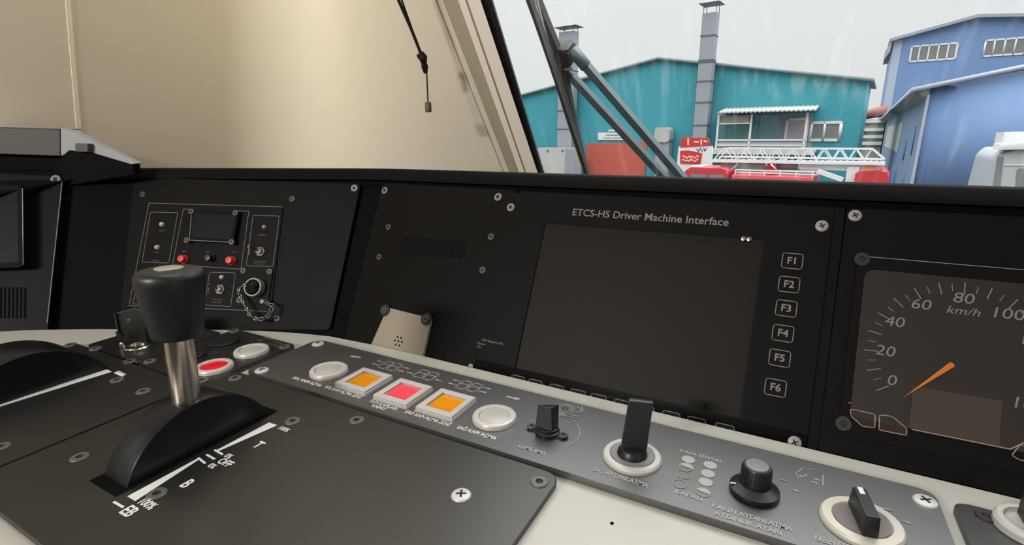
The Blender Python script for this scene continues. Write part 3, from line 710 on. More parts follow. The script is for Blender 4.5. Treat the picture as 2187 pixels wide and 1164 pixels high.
# right-hand plate, mostly out of frame
r2_t, r2f = plate_thing('right_desk_plate', 'black desk plate at the right edge of the photo with one dark socket screw', 'control plate', (2150, 1140), poly=[(.487, .9), (1.6, .9), (1.6, 1.650), (.487, 1.650)], r=.008)
screws(r2_t, r2f, [(2106, 1104)], 'k', TH)
q = r2f.p(2205, 1125, TH+.003)
sw = part('rotary_selector', MB().lathe([(.018, TH), (.018, TH+.004), (.0165, TH+.006), (.0135, TH+.006), (.013, TH+.003), (0, TH+.003)], q.x, q.y, 48), silver, r2_t, 'white-ringed switch cut by the picture edge')
part('grip', MB().box(q.x-.004, q.x+.004, q.y-.012, q.y+.012, TH+.003, TH+.02, .0008), darkpl, sw)
lt = MB(); qq = r2f.p(2162, 1118, TH); lt.text('YOL', qq.x, qq.y, .0060, TH+.0002, sx_=1.3); part('lettering', lt, greypr, r2_t)

# ================================================================== INSTRUMENT CONSOLE
TA = .459225; TB = R(24); TC = R(24)
def tilted(o, yaw, tilt):
    return Fr(o, (math.cos(yaw), math.sin(yaw), 0), (-math.sin(yaw)*math.sin(tilt), math.cos(yaw)*math.sin(tilt), math.cos(tilt)))
PA = tilted(U(0, 1.84), 0, TA); PB = tilted(U(-2.10, 1.84), R(20), TB); PC = tilted(U(-3.50, 1.20), R(42), TC)
def crossing(A, B, z, off):         # where two panel planes (pushed back by off) meet at height z
    n1, n2 = A.en, B.en; d1 = n1.dot(A.o)-off; d2 = n2.dot(B.o)-off
    a11, a12, b1 = n1.x, n1.y, d1-n1.z*z; a21, a22, b2 = n2.x, n2.y, d2-n2.z*z
    det = a11*a22-a12*a21
    return Vector(((b1*a22-b2*a12)/det, (a11*b2-a21*b1)/det, z))
def on_panel(A, u, z, off):
    v = (z-A.o.z+A.en.z*off)/A.ey.z
    return A.w(u, v, -off)
OFF = .004
def ridge(z, off, zc=None):
    l = [on_panel(PC, -.45, z, off)]
    c = crossing(PC, PB, z, off); d = crossing(PB, PA, z, off)
    # soft bends at the two folds
    for P, A, B in ((c, PC, PB), (d, PB, PA)):
        a = P - A.ex*.035; b = P + B.ex*.035
        l += [a, a*.25+P*.5+b*.25 if False else (a+P*2+b)/4, b]
    l.append(on_panel(PA, 7.3*S, z, off)); return l
co = thing('instrument_console', 'black folded instrument console standing behind the white desk', 'console', Fr(U(-1.2, 1.9, 0), (1, 0, 0), (0, 1, 0)))
cinv = co.matrix_world.inverted()
zlo, zhi = DESK_Z-.012, DESK_Z+.858*S*math.cos(TA)+.004
cb = MB(); cb.grid([[cinv @ p for p in ridge(zz, OFF)] for zz in (zlo, DESK_Z+.02, DESK_Z+.09, zhi)])
part('fascia', cb, black, co, smooth=50)
# padded hood along the top
hz = DESK_Z + .932*S*math.cos(TA)
back = [Vector((-4.05*S, .60*S, 0)), Vector((-4.1*S, 2.0*S, 0)), Vector((-4.1*S, 2.6*S, 0)), Vector((-3.9*S, 3.15*S, 0)), Vector((-3.0*S, 3.45*S, 0)), Vector((-2.4*S, 3.46*S, 0)), Vector((-2.0*S, 3.47*S, 0)), Vector((7.4*S, 3.47*S, 0))]
r0 = ridge(zhi-.004, OFF+.002); r1 = ridge(zhi-.002, -.004); r2 = ridge(zhi+.010, -.003); r3 = ridge(hz, .004)
r4 = [Vector((v.x, v.y, hz-.002)) + (Vector((b_.x, b_.y, 0))-Vector((v.x, v.y, 0))).normalized()*.010 for v, b_ in zip(r3, back)]
r5 = [Vector((b_.x, b_.y, hz-.055)) for b_ in back]
hd = MB(); hd.grid([[cinv @ p for p in r] for r in (r0, r1, r2, r3, r4, r5)])
part('hood', hd, hoodm, co, 'black padded hood along the top', smooth=60)

# ---- left panel (B) ------------------------------------------------
PT = .003
def panel_thing(name, label, cat, P, cpx, poly_px, r=.004, th=PT, m=plateb, extra=None):
    c = P.p(*cpx, th); f = P.sub(c.x, c.y); t = thing(name, label, cat, f)
    part('plate', MB().prism(rpoly(f.pts(poly_px, th), r), -.002, th, bevel=.0007), m, t); return t, f
b_t, bf = panel_thing('auxiliary_switch_panel', 'black panel left of the speaker with small display, toggles, red buttons and chained socket', 'switch panel', PB, (500, 540), [(262, 378), (770, 393), (704, 704), (216, 704)])
def outl(mb, f, l, h, w=.0008, r=.002, closed=True): mb.line(rpoly(f.pts(l, h), r, 3) if closed else f.pts(l, h), w, h+.0002, closed)
ol = MB(); hB = PT+.0014
part('sub_plate', MB().prism(rpoly(bf.pts([(318, 432), (604, 441), (577, 668), (274, 655)], hB), .003), PT, hB, bevel=.0004), plateb, b_t)
for l in ([(322, 453), (380, 454.5), (361, 562), (304, 559.5)], [(541, 460), (597, 461.5), (583, 569), (526.5, 568)], [(448.5, 581.5), (503.5, 583), (493, 655), (437, 651)], [(300, 577), (352, 578), (338, 651), (284, 649)]): outl(ol, bf, l, hB)
outl(ol, bf, [(410, 447), (392, 446.5), (369, 565), (515, 575), (532, 451), (508, 450.5)], hB, closed=False)
outl(ol, bf, [(319, 434), (604, 442)], hB, closed=False); outl(ol, bf, [(319, 434), (276, 653), (440, 658)], hB, closed=False); outl(ol, bf, [(437, 659), (570, 665)], hB, closed=False)
part('outlines', ol, linepr, b_t, 'thin grey printed boxes')
dp = MB().prism(rpoly(bf.pts([(404, 449), (511, 454), (500, 520), (402, 515)], hB+.004), .003), hB, hB+.006, bevel=.0008)
dsp = part('display', dp, matteb, b_t, 'small dark display in a screwed frame')
part('screen', MB().prism(bf.pts([(414, 456), (503, 460), (494, 512), (410, 507)], hB+.006), hB+.006, hB+.0063), gloss, dsp)
ed = MB(); pl = bf.pts([(409, 457), (404.5, 513), (498, 518)], hB+.006); ed.tube([(p.x, p.y, hB+.006) for p in pl], .0007, 6); part('rim', ed, scr_g, dsp, 'bright rim on the left and lower edge')  # bright tube along the left and lower sides only
for px in ((409, 452), (503, 455), (399, 513), (495, 517)): qx = bf.p(*px, hB+.006); part('screw', SC['m'], None, dsp, loc=(qx.x, qx.y, hB+.0062))
def led(px, r, m=ledm):
    q = bf.p(*px, hB+.002); part('indicator_lamp', MB().lathe([(r, hB), (r, hB+.0015), (r*.8, hB+.0035), (r*.4, hB+.0045), (0, hB+.0048)], q.x, q.y, 20), m, b_t)
led((345, 479), .0034); led((335, 528), .0034); led((564, 485), .0030, ledg); led((473, 592), .0032)
def cap(px, r, m, lab):
    q = bf.p(*px, hB+.005); o = part('push_button', MB().lathe([(r*1.15, hB), (r*1.15, hB+.0015), (r, hB+.002), (r, hB+.007), (r*.85, hB+.0085), (0, hB+.009)], q.x, q.y, 28), m, b_t, lab)
cap((389, 553), .0050, redcap, 'red push button below the left of the display'); cap((491, 556), .0050, redcap, 'red push button below the right of the display'); cap((446, 551), .0046, darkpl, 'black push button between the red ones')
def toggle(px, lab):
    q = bf.p(*px, hB+.001)
    o = part('toggle_switch', MB().lathe([(.0066, hB), (.0066, hB+.0022), (.0045, hB+.0022), (.0042, hB+.0055), (.0024, hB+.0062), (0, hB+.0062)], q.x, q.y, 6), scr_g, b_t, lab)
    part('bat', MB().tube([(q.x, q.y, hB+.005), (q.x-.0035, q.y+.002, hB+.012), (q.x-.0055, q.y+.003, hB+.018)], [.0014, .0018, .0024], 12), steel, o)
    part('lock_bar', MB().tube([(q.x-.0072, q.y+.0065, hB+.012), (q.x-.0085, q.y-.0075, hB+.011)], .0008, 8), steel, o)
toggle((556, 537), 'metal toggle switch in the right-hand box'); toggle((470, 618), 'metal toggle switch in the lower box')
lt = MB()
for px, body, sz in (((346, 493), 'AKTİF', .0028), ((335, 539), 'ARIZA', .0028), ((332, 557), 'SİSTEM', .0032), ((394, 537), 'RESET', .0028), ((445, 538), 'TEST', .0028), ((500, 539), 'ONAY', .0028), ((560, 502), 'DEVREDE', .0028), ((555, 559), 'DEVRE DIŞI', .0032), ((552, 564), 'ANAHTARI', .0026), ((465, 640), 'KONTROL', .0030), ((463, 646), 'ANAHTARI', .0030)):
    qq = bf.p(*px, hB); lt.text(body, qq.x, qq.y, sz, hB+.0002)
part('lettering', lt, dimpr, b_t)
# chained socket
sk = MB().prism(rpoly(bf.pts([(515, 572), (584, 574), (572, 650), (500, 647)], hB+.001), .003), hB, hB+.0015)
sko = part('socket', sk, plateb, b_t, 'round socket with chained plug')
q = bf.p(543, 614, hB+.006)
part('bezel', MB().lathe([(.0125, hB+.0015), (.0125, hB+.008), (.0118, hB+.010), (.0102, hB+.010), (.0096, hB+.006), (.0096, hB+.003), (0, hB+.003)], q.x, q.y, 40), scr_g, sko, 'silver bezel')
part('plug', MB().lathe([(.0094, hB+.003), (.0092, hB+.0105), (.008, hB+.012), (0, hB+.0125)], q.x, q.y, 32).beam((q.x-.007, q.y+.003, hB+.013), (q.x+.007, q.y-.001, hB+.013), .003, .004, up=(0, 0, 1)), matteb, sko)
screws(b_t, bf, [(520, 578), (576, 580), (511, 641)], 'm', hB+.0015)
ch = MB(); zc = hB+.012
kp = [(534, 607), (515, 612), (510, 625), (517, 640), (524, 655), (533, 671), (546, 681), (560, 681), (573, 673), (580, 662), (583, 652), (575, 650), (566, 645)]
cpts = [bf.p(*p, zc) for p in kp]
path = []
for i in range(len(cpts)-1):
    p0 = cpts[max(0, i-1)]; p1 = cpts[i]; p2 = cpts[i+1]; p3 = cpts[min(len(cpts)-1, i+2)]
    for j in range(8):
        t = j/8; path.append(.5*((2*p1)+(-p0+p2)*t+(2*p0-5*p1+4*p2-p3)*t*t+(-p0+3*p1-3*p2+p3)*t**3))
path.append(cpts[-1]); acc = 0; last = 0; dist = [0]
for a_, b_ in zip(path, path[1:]): dist.append(dist[-1]+(b_-a_).length)
step = .0046; nl = int(dist[-1]/step)
for i in range(nl+1):
    d_ = min(dist[-1]-1e-6, i*step); k_ = max(j for j in range(len(dist)) if dist[j] <= d_); k_ = min(k_, len(path)-2)
    c_ = path[k_]; tdir = (path[k_+1]-path[k_]).normalized(); nv = Vector((-tdir.y, tdir.x, 0)); t3 = Vector((tdir.x, tdir.y, 0)); c3 = Vector((c_.x, c_.y, zc + .001*math.sin(i*1.7)))
    wv = nv if i % 2 == 0 else Vector((0, 0, 1)); wv = (wv + (Vector((0, 0, 1)) if i % 2 == 0 else nv)*.45).normalized()
    ch.tube([c3 + t3*.0035*math.cos(2*math.pi*j/12) + wv*.0020*math.sin(2*math.pi*j/12) for j in range(12)], .00058, 6, closed=True)
part('chain', ch, chainm, sko, 'steel link chain')
part('chain_anchor', MB().lathe([(.003, hB), (.003, hB+.013), (0, hB+.014)], bf.p(566, 645, hB+.006).x, bf.p(566, 645, hB+.006).y, 16), scr_g, sko)
screws(b_t, bf, [(305, 415), (624, 425), (592, 680)], 'm', PT); screws(b_t, bf, [(757, 402)], 'g', PT)

# ---- far left panel (C) -------------------------------------------
c_t, cf = panel_thing('side_monitor_panel', 'black panel at the far left edge with a raised dark monitor and a slotted vent', 'panel', PC, (60, 540), [(-180, 360), (134, 378), (100, 720), (-180, 735)], th=.006)
mo = part('monitor', MB().prism(rpoly(cf.pts([(-170, 392), (48, 398), (50, 571), (-170, 580)], .02), .003), .006, .022, bevel=.001), matteb, c_t, 'raised dark monitor')
part('screen', MB().prism(cf.pts([(-160, 402), (38, 408), (40, 560), (-160, 568)], .022), .022, .0223), gloss, mo)
vt = MB()
for i in range(12):
    x = 52-i*8.6; l = cf.pts([(x, 614), (x+4.2, 614), (x+3.6, 680), (x-.6, 680)], .006); vt.prism(l, .006, .0064)
part('vent', vt, hole, c_t, 'black vertical vent slots')
eg = MB(); l = cf.pts([(133, 388), (101, 690)], .006); eg.tube([(p.x, p.y, .0062) for p in l], .0006, 6); l = cf.pts([(48, 402), (50, 566)], .022); eg.tube([(p.x, p.y, .022) for p in l], .0006, 6)  # pale tubes draw the light caught on the panel and monitor edges
part('edge_line', eg, mat('lit_metal_edge', (150, 152, 156), .4, .5), c_t, 'thin bright lines for the lit panel edges')
screws(c_t, cf, [(119, 383)], 'd', .006)

# grey hood housing over the side monitor
gh_t = thing('monitor_hood', 'grey sloping hood housing above the far left monitor', 'hood', PC.sub(*PC.p(60, 310, .02), .02))
gf = Fr(gh_t.matrix_world.translation, PC.ex, (0, 0, 1))
gh_t.matrix_world = gf.M()
part('front_face', MB().prism(gf.pts([(-200, 262), (128, 275), (128, 333), (-200, 322)]), -.03, 0, bevel=.001), dgrey, gh_t, 'dark grey front face')
part('top', MB().prism(gf.pts([(-200, 260), (130, 273.5), (131, 277), (-200, 264)]), -.05, .001), greyhd, gh_t)
# sloping side running down to the console hood, windscreen light put into its pale grey
SF = Fr(gf.w(*gf.p(131, 300), 0), (math.cos(R(24)), math.sin(R(24)), 0), (0, 0, 1))
sd = MB().prism(SF.pts([(129, 273), (165, 286), (225, 316), (292, 349), (280, 352), (243, 344), (188, 325), (160, 322), (147, 323), (134, 333), (129, 333)]), -.012, 0, bevel=.0012)
part('side_cheek', in_plate(sd, gh_t.matrix_world.inverted() @ SF.M()), greyhd, gh_t, 'pale grey sloping side')
kb = MB().prism(SF.pts([(160, 306), (187, 307), (187, 325), (160, 324)], .008), -.002, .008, bevel=.0010)
part('latch_block', in_plate(kb, gh_t.matrix_world.inverted() @ SF.M()), dgrey, gh_t, 'small grey latch block')
uh = MB().prism(SF.pts([(134, 333), (147, 321), (190, 324), (283, 352), (286, 372), (120, 400), (100, 380)], .001), -.012, .001)
part('underside', in_plate(uh, gh_t.matrix_world.inverted() @ SF.M()), hoodm, gh_t, 'black underside flap')
uf = MB().prism(gf.pts([(-200, 322), (136, 333), (136, 385), (-200, 375)], -.012), -.04, -.012); part('rear_skirt', uf, hoodm, gh_t)

# ---- speaker plate -------------------------------------------------
s_t, spf = panel_thing('loudspeaker_panel', 'black loudspeaker plate between the switch panel and the driver display', 'speaker panel', PA, (930, 560), [(818, 391), (1104, 406.5), (1006, 808), (730, 745)])
gr = MB()
for r_ in range(6):
    n_ = 20
    for i in range(n_):
        t = (i+.5*(r_ % 2))/n_; px = 862+138*t - r_*2.2; py = 508+5*t*2.2 + r_*6.2
        qq = spf.p(px, py, PT); gr.lathe([(.0014, PT+.0001), (0, PT+.0002)], qq.x, qq.y, 8)
part('grille', gr, hole, s_t, 'rows of small black sound holes')
screws(s_t, spf, [(822, 407), (1064, 421)], 'g', PT); screws(s_t, spf, [(830, 485), (1049, 506), (810, 549), (1031, 577)], 'm', PT)
part('plug_tab', MB().lathe([(.003, PT), (.003, PT+.0012), (0, PT+.0012)], spf.p(1006, 783, PT).x, spf.p(1006, 783, PT).y, 16), scr_g, s_t)

# beige plate leaning at the foot of the speaker plate
cbg = PA.p(860, 705, .006); bgf = PA.sub(cbg.x, cbg.y, .006)
bg_t = thing('beige_buzzer_plate', 'small beige plate with seven punched holes screwed to the speaker panel foot', 'plate', bgf)
c4 = bgf.pts([(829, 657), (921, 680), (902, 770), (793, 738)])
part('plate', MB().prism(rpoly(c4, .002), -.003, .001, bevel=.0005), beige, bg_t)
hl = MB(); qc = bgf.p(852, 729)
for i in range(7):
    a = 2*math.pi*i/6; rr = 0 if i == 6 else .0052
    hl.prism(circ(qc.x+rr*math.cos(a), qc.y+rr*math.sin(a), .00115, 12), .001, .0012)
part('sound_holes', hl, hole, bg_t)
for px in ((824, 663), (912, 682)):
    qq = bgf.p(*px); w_ = part('washer', MB().prism(circ(qq.x, qq.y, .0072, 28), .001, .0022, bevel=.0004), darkpl, bg_t); part('screw', SC['m'], None, w_, loc=(qq.x, qq.y, .0023))

# ---- driver display -------------------------------------------------
d_t, df = panel_thing('driver_display', 'large dark driver display headed ETCS-HS with function keys F1 to F6', 'display', PA, (1400, 660), [(1109, 408), (1806, 444), (1745, 968), (1012, 815)])
Hd = PT+.002
scr = [(1165, 473), (1632, 515), (1580, 888), (1098, 790)]
so = [v for v in df.pts(scr, Hd)]
u0 = (so[0].x+so[3].x)/2; u1 = (so[1].x+so[2].x)/2; v1 = (so[0].y+so[1].y)/2; v0 = (so[2].y+so[3].y)/2
# bezel as four bars with a real recess
out = df.pts([(1112, 437), (1780, 480), (1728, 960), (1010, 810)], Hd); bu0 = u0-.047; bu1 = u1+.050; bv1 = v1+.032; bv0 = v0-.014
bz = MB()
for a_, b_, c_, d_ in ((bu0, bu1, v1, bv1), (bu0, bu1, bv0, v0), (bu0, u0, v0, v1), (u1, bu1, v0, v1)): bz.prism([(a_, c_), (b_, c_), (b_, d_), (a_, d_)], PT-.001, Hd)
bezel = part('bezel', bz, plateb, d_t)
part('screen', MB().prism([(u0-.001, v0-.001), (u1+.001, v0-.001), (u1+.001, v1+.001), (u0-.001, v1+.001)], PT-.001, PT+.0004), mat('screen_glass', (27, 24, 21), .5, 0, .1), d_t, 'switched-off dark screen')
lt = MB(); a_, b_ = df.p(1223, 456, Hd), df.p(1556, 473, Hd); o_ = MB().text('ETCS-HS Driver Machine Interface', 0, 0, .0105, 0); xs = [v.co.x for v in o_.bm.verts]; wd = max(xs)-min(xs); o_.bm.free()
lt.text('ETCS-HS Driver Machine Interface', (a_.x+b_.x)/2, (a_.y+b_.y)/2, .0105, Hd+.0002, bold=.00012, sx_=(b_.x-a_.x)/wd)
part('lettering', lt, greypr, d_t)
for i, px in enumerate([(1692, 558), (1685, 608), (1679, 659), (1672, 712), (1665, 765), (1656, 828)]):
    qq = df.p(*px, Hd); k = .0077
    kk = part('function_key', MB().prism(rrect(qq.x-k, qq.x+k, qq.y-k*.86, qq.y+k*.86, .002), Hd, Hd+.0006, bevel=.0002), plateb, d_t)
    part('outline', MB().line(rrect(qq.x-k, qq.x+k, qq.y-k*.86, qq.y+k*.86, .002), .0007, Hd+.0007, True), greypr, kk)
    part('lettering', MB().text('F%d' % (i+1), qq.x, qq.y, .0085, Hd+.0007, bold=.0002), greypr, kk)
for px in [(1107, 808), (1144, 817), (1190, 827), (1235, 838), (1279, 849), (1329, 861), (1380, 872), (1434, 884), (1488, 898), (1548, 912)]:
    qq = df.p(*px, Hd); qq.y = df.p(1300, 855, Hd).y - .0035; k = .0074
    kk = part('soft_key', MB().prism(rrect(qq.x-k, qq.x+k, qq.y-k*.86, qq.y+k*.86, .002), Hd, Hd+.0006, bevel=.0002), plateb, d_t)
    part('outline', MB().line(rrect(qq.x-k, qq.x+k, qq.y-k*.86, qq.y+k*.86, .002), .0006, Hd+.0007, True), greypr, kk)
lt = MB()
for px, body in (((1052, 730), 'USB diagnose info'), ((1028, 734), 'Datum'), ((1024, 741), 'No.')): qq = df.p(*px, Hd); lt.text(body, qq.x, qq.y, .0036, Hd+.0002)
part('small_lettering', lt, greypr, d_t)
screws(d_t, df, [(1755, 483), (1697, 945)], 'p', Hd); screws(d_t, df, [(1091, 443)], 'g', Hd)
for px in ((1588, 510), (1600, 511)):  # added domes stand in for a bright reflection in the screen
    qq = df.p(*px, Hd); part('glint_dome', MB().lathe([(.0026, Hd-.002), (.0026, Hd), (.0020, Hd+.0012), (0, Hd+.0017)], qq.x, qq.y, 20), steel, d_t, 'small bright dome for a glint at the screen corner')

# ---- speedometer ----------------------------------------------------
v_t, vf = panel_thing('speedometer_panel', 'black panel at right with a kilometre-per-hour dial and orange needle', 'speedometer', PA, (2020, 760), [(1809, 444.5), (2654, 486.5), (2660, 1188), (1746, 968)])
screws(v_t, vf, [(1826, 461)], 'p', PT)
fo = vf.pts([(1838, 546), (2400, 578), (2400, 1010), (1800, 920)], PT+.004)
x0, x1, y0, y1 = fo[0].x-.002, fo[0].x+.190, vf.p(1800, 925, PT).y, fo[0].y
fm = MB().prism(rrect(x0, x1, y0, y1, .006), PT, PT+.004, bevel=.0008); dial = part('dial_housing', fm, plateb, v_t)
Hv = PT+.004
wx = vf.pts([(1850, 575), (1815, 862)], Hv); wu0 = (wx[0].x+wx[1].x)/2; wv1 = wx[0].y; wv0 = vf.p(1948, 917, Hv).y
part('dial_face', MB().prism(rpoly([(wu0, wv0), (wu0+.150, wv0), (wu0+.150, wv1), (wu0, wv1)], .008), Hv, Hv+.0006), dialg, dial, 'dark brown-grey dial face')
Hf = Hv+.0006; zf = Hf+.0001
mk = MB()
nums = [vf.p(*p, Hf) for p in ((1904, 813), (1890, 750), (1910, 688), (1966, 651), (2057, 638), (2150, 671))]
def fit_circle(P):                           # centre of the numbers' circle
    n = len(P); mx = sum(p.x for p in P)/n; my = sum(p.y for p in P)/n
    suu = sum((p.x-mx)**2 for p in P); svv = sum((p.y-my)**2 for p in P); suv = sum((p.x-mx)*(p.y-my) for p in P)
    a = .5*sum((p.x-mx)**3+(p.x-mx)*(p.y-my)**2 for p in P); b = .5*sum((p.y-my)**3+(p.y-my)*(p.x-mx)**2 for p in P)
    det = suu*svv-suv**2
    return Vector((mx+(a*svv-b*suv)/det, my+(b*suu-a*suv)/det))
cdl = fit_circle(nums)
tk = [vf.p(*p, Hf) for p in ((1885, 829), (1860, 748), (1885, 677), (2060, 618))]
rad = sum((t_-cdl).length for t_ in tk)/4
a0 = math.atan2((tk[0]-cdl).y, (tk[0]-cdl).x) % (2*math.pi); a80 = math.atan2((tk[3]-cdl).y, (tk[3]-cdl).x)
for i in range(33):
    a = a0+(a80-a0)*(i/16); major = i % 4 == 0; mid = i % 2 == 0
    rr0 = rad-(.0085 if mid else .0050)*.5; rr1 = rad+(.0085 if mid else .0050)*.5
    if math.degrees(a) < -42: continue
    mk.line([cdl+Vector((math.cos(a), math.sin(a)))*rr0, cdl+Vector((math.cos(a), math.sin(a)))*rr1], .0007 if mid else .0005, zf)
for body, px in (('0', (1904, 813)), ('20', (1890, 750)), ('40', (1910, 688)), ('60', (1966, 651)), ('80', (2057, 638)), ('100', (2150, 671))):
    qq = vf.p(*px, Hf); mk.text(body, qq.x, qq.y, .0112, zf, sx_=1.15, shear=.12)
qc_ = {b: vf.p(*p, Hf)-cdl for b, p in (('40', (1910, 688)), ('20', (1890, 750)), ('0', (1904, 813)))}
axis = a80
for body, src in (('120', '40'), ('140', '20'), ('160', '0')):
    v_ = qc_[src]; an = 2*axis-math.atan2(v_.y, v_.x); L = v_.length; mk.text(body, cdl.x+L*math.cos(an), cdl.y+L*math.sin(an), .0112, zf, sx_=1.1, shear=.12)
qq = vf.p(2056, 665, Hf); mk.text('km/h', qq.x, qq.y, .0082, zf, sx_=1.2, shear=.25)
part('scale', mk, greypr, dial, 'speed scale from 0 to 160')
qa, qb = vf.p(1929, 849, Hf+.002), vf.p(2034, 778, Hf+.002); dn = (qb-qa).normalized(); nn = Vector((-dn.y, dn.x))
part('needle', MB().prism([qa, qb-nn*.0019, qb+dn*.001, qb+nn*.0019], Hf+.0015, Hf+.0022), orange, dial, 'orange needle')
lw = vf.pts([(1948, 828), (2140, 852), (2140, 950), (1943, 915)], Hf); lx0 = (lw[0].x+lw[3].x)/2; lx1 = lw[1].x; ly1 = (lw[0].y+lw[1].y)/2; ly0 = wv0+.0008
part('display_window', MB().prism([(lx0, ly0), (lx1, ly0), (lx1, ly1), (lx0, ly1)], Hf, Hf+.0004), lcd, dial, 'plain grey-brown display window')
il = MB()
for l in ([(1815, 874), (1829, 876), (1869, 885), (1868, 914), (1841, 910), (1818, 889)], [(1878, 886), (1905, 889), (1936, 915), (1936, 930), (1877, 918)]):
    pl = rpoly(vf.pts(l, Hv), .0012, 3); part('indicator', MB().prism(pl, Hv, Hv+.0004), redgl, dial, 'dark red indicator'); il.line(pl, .0006, Hv+.0004, True)
il.line(vf.pts([(1813, 860), (1916, 881)], Hv), .0007, Hv+.0001)
il.line(vf.pts([(1948, 917), (2156, 959), (2230, 925)], Hv), .0007, Hf+.0002)
il.line(rpoly(vf.pts([(2160, 972), (2178, 950), (2230, 962), (2230, 992), (2176, 982)], Hv), .0012, 3), .0006, Hv+.0004, True)
part('indicator_outlines', il, mat('warm_outline_print', (150, 128, 116), .6), dial)
eg = MB(); eg.tube([(x0+.004, y1-.0004, PT+.0036), (x1-.004, y1-.0004, PT+.0036)], .0005, 6); part('edge_line', eg, mat('bright_edge', (150, 146, 142), .4, .4), dial, 'thin bright upper edge')
for px in ((1841, 554), (1801, 905)): qq = vf.p(*px, Hv); part('screw', SC['k'], None, dial, loc=(qq.x, qq.y, Hv))

# ================================================================== BLIND CORD
BC = Fr(FW.w(0, 0, .06), FW.ex, FW.ey)
o0 = BC.w(*BC.p(905, 128)); bc_t = thing('blind_pull_cord', 'black blind cord with a hanging brown weight in front of the cream wall', 'cord', Fr(o0, (1, 0, 0), (0, 1, 0)))
def bw(px, py, h=0): return BC.w(*BC.p(px, py, h), h) - o0
part('rod', MB().tube([bw(826, -70), bw(851, 0), bw(880, 66), bw(901, 120)], .0022, 10).tube([bw(836, -60), bw(858, 0), bw(880, 62)], .0012, 8), cordm, bc_t)
part('fitting', MB().tube([bw(899, 112), bw(903, 122), bw(905, 133)], [.0035, .0062, .0045], 12).tube([bw(905, 133), bw(907, 142), bw(909, 155)], [.0036, .0050, .0030], 12).tube([bw(893, 116), bw(897, 124)], .0030, 8), cordm, bc_t)
s0 = bw(911, 150); s1 = Vector((s0.x, s0.y, bw(911, 221).z + (s0.y-bw(911, 221).y)*0)); 
d_ = CR*((911-1093.5)/FPX) - CU*((221-582)/FPX) + CF
# string hangs straight down from the fitting
zt = CAM.z + d_.z*((s0+o0-CAM).xy.length/d_.xy.length) - o0.z
part('string', MB().tube([s0, Vector((s0.x, s0.y, zt))], .0011, 8), cordm, bc_t)
part('weight', in_plate(MB().lathe([(0, 0), (.0042, 0), (.0046, .001), (.0046, .0125), (.0036, .0140), (0, .0140)], seg=20), Matrix.Translation((s0.x, s0.y, zt-.012))), brass, bc_t, 'brown weight')

# ================================================================== WIPER (outside the windscreen)
WPn = Fr(FW.w(0, 0, -.05), FW.ex, FW.ey)
o0 = WPn.w(*WPn.p(1200, 122)); wf = Fr(o0, WPn.ex, WPn.ey)
wp = thing('windscreen_wiper', 'dark grey parallel-arm wiper parked across the left of the windscreen', 'wiper', wf)
def wl_(px, py, h=0.0): q_ = wf.p(px, py, h); return Vector((q_.x, q_.y, h))
part('blade', MB().tube([wl_(1118, -30, .03), wl_(1148, 45, .03), wl_(1188, 160, .03), wl_(1222, 270, .03), wl_(1253, 372, .03), wl_(1262, 400, .03)], [.004, .0055, .006, .006, .0045, .0035], 8).beam(wl_(1122, -30, .038), wl_(1256, 372, .038), .004, .010), mat('sky_glare_rubber', (52, 50, 48), .6, 0, .4), wp)  # blade rubber lightened, sky glare put into its colour
part('blade_carrier', MB().tube([wl_(1128, -40), wl_(1143, 0), wl_(1168, 60), wl_(1197, 130), wl_(1214, 205), wl_(1232, 280), wl_(1248, 340)], [.010, .010, .0095, .010, .007, .005, .003], 8), wiperm, wp)
part('blade_clip', MB().tube([wl_(1140, -20, .012), wl_(1160, 60, .012), wl_(1172, 100, .012)], .0025, 6).tube([wl_(1190, 150, .012), wl_(1205, 200, .012)], .0025, 6), mat('pale_clip', (160, 160, 155), .4, .3), wp)
hb = MB().prism(circ(.002, 0, .017, 10), -.02, .012, bevel=.004); hb.prism([wl_(1186, 96).xy, wl_(1218, 100).xy, wl_(1220, 120).xy, wl_(1206, 152).xy, wl_(1180, 138).xy], -.015, .01, bevel=.003)
part('pivot_bracket', hb, rubber, wp)
part('arm', MB().beam(wl_(1222, 106), wl_(1252, 142), .012, .014).beam(wl_(1250, 139), wl_(1475, 400), .0105, .012), wiperb, wp)
part('arm', MB().beam(wl_(1210, 150), wl_(1222, 165), .007, .008).beam(wl_(1220, 162), wl_(1440, 402), .0100, .011), wiperb, wp)
part('pivot_pin', MB().beam(wl_(1205, 146, .01), wl_(1222, 148, .01), .004), scr_g, wp)

# ================================================================== OUTSIDE
OR = R(-7); GZ = -2.45
oex = Vector((math.cos(OR), math.sin(OR), 0)); oey = Vector((-math.sin(OR), math.cos(OR), 0))
def outfr(D, rot=OR):
    return Fr(Vector((-math.sin(rot)*D, math.cos(rot)*D, GZ)), (math.cos(rot), math.sin(rot), 0), (0, 0, 1))
def out_thing(name, label, cat, D, px, group=None, rot=OR):
    f0 = outfr(D, rot); q = f0.p(px, 300); f = f0.sub(q.x, 0); return thing(name, label, cat, f, group), f

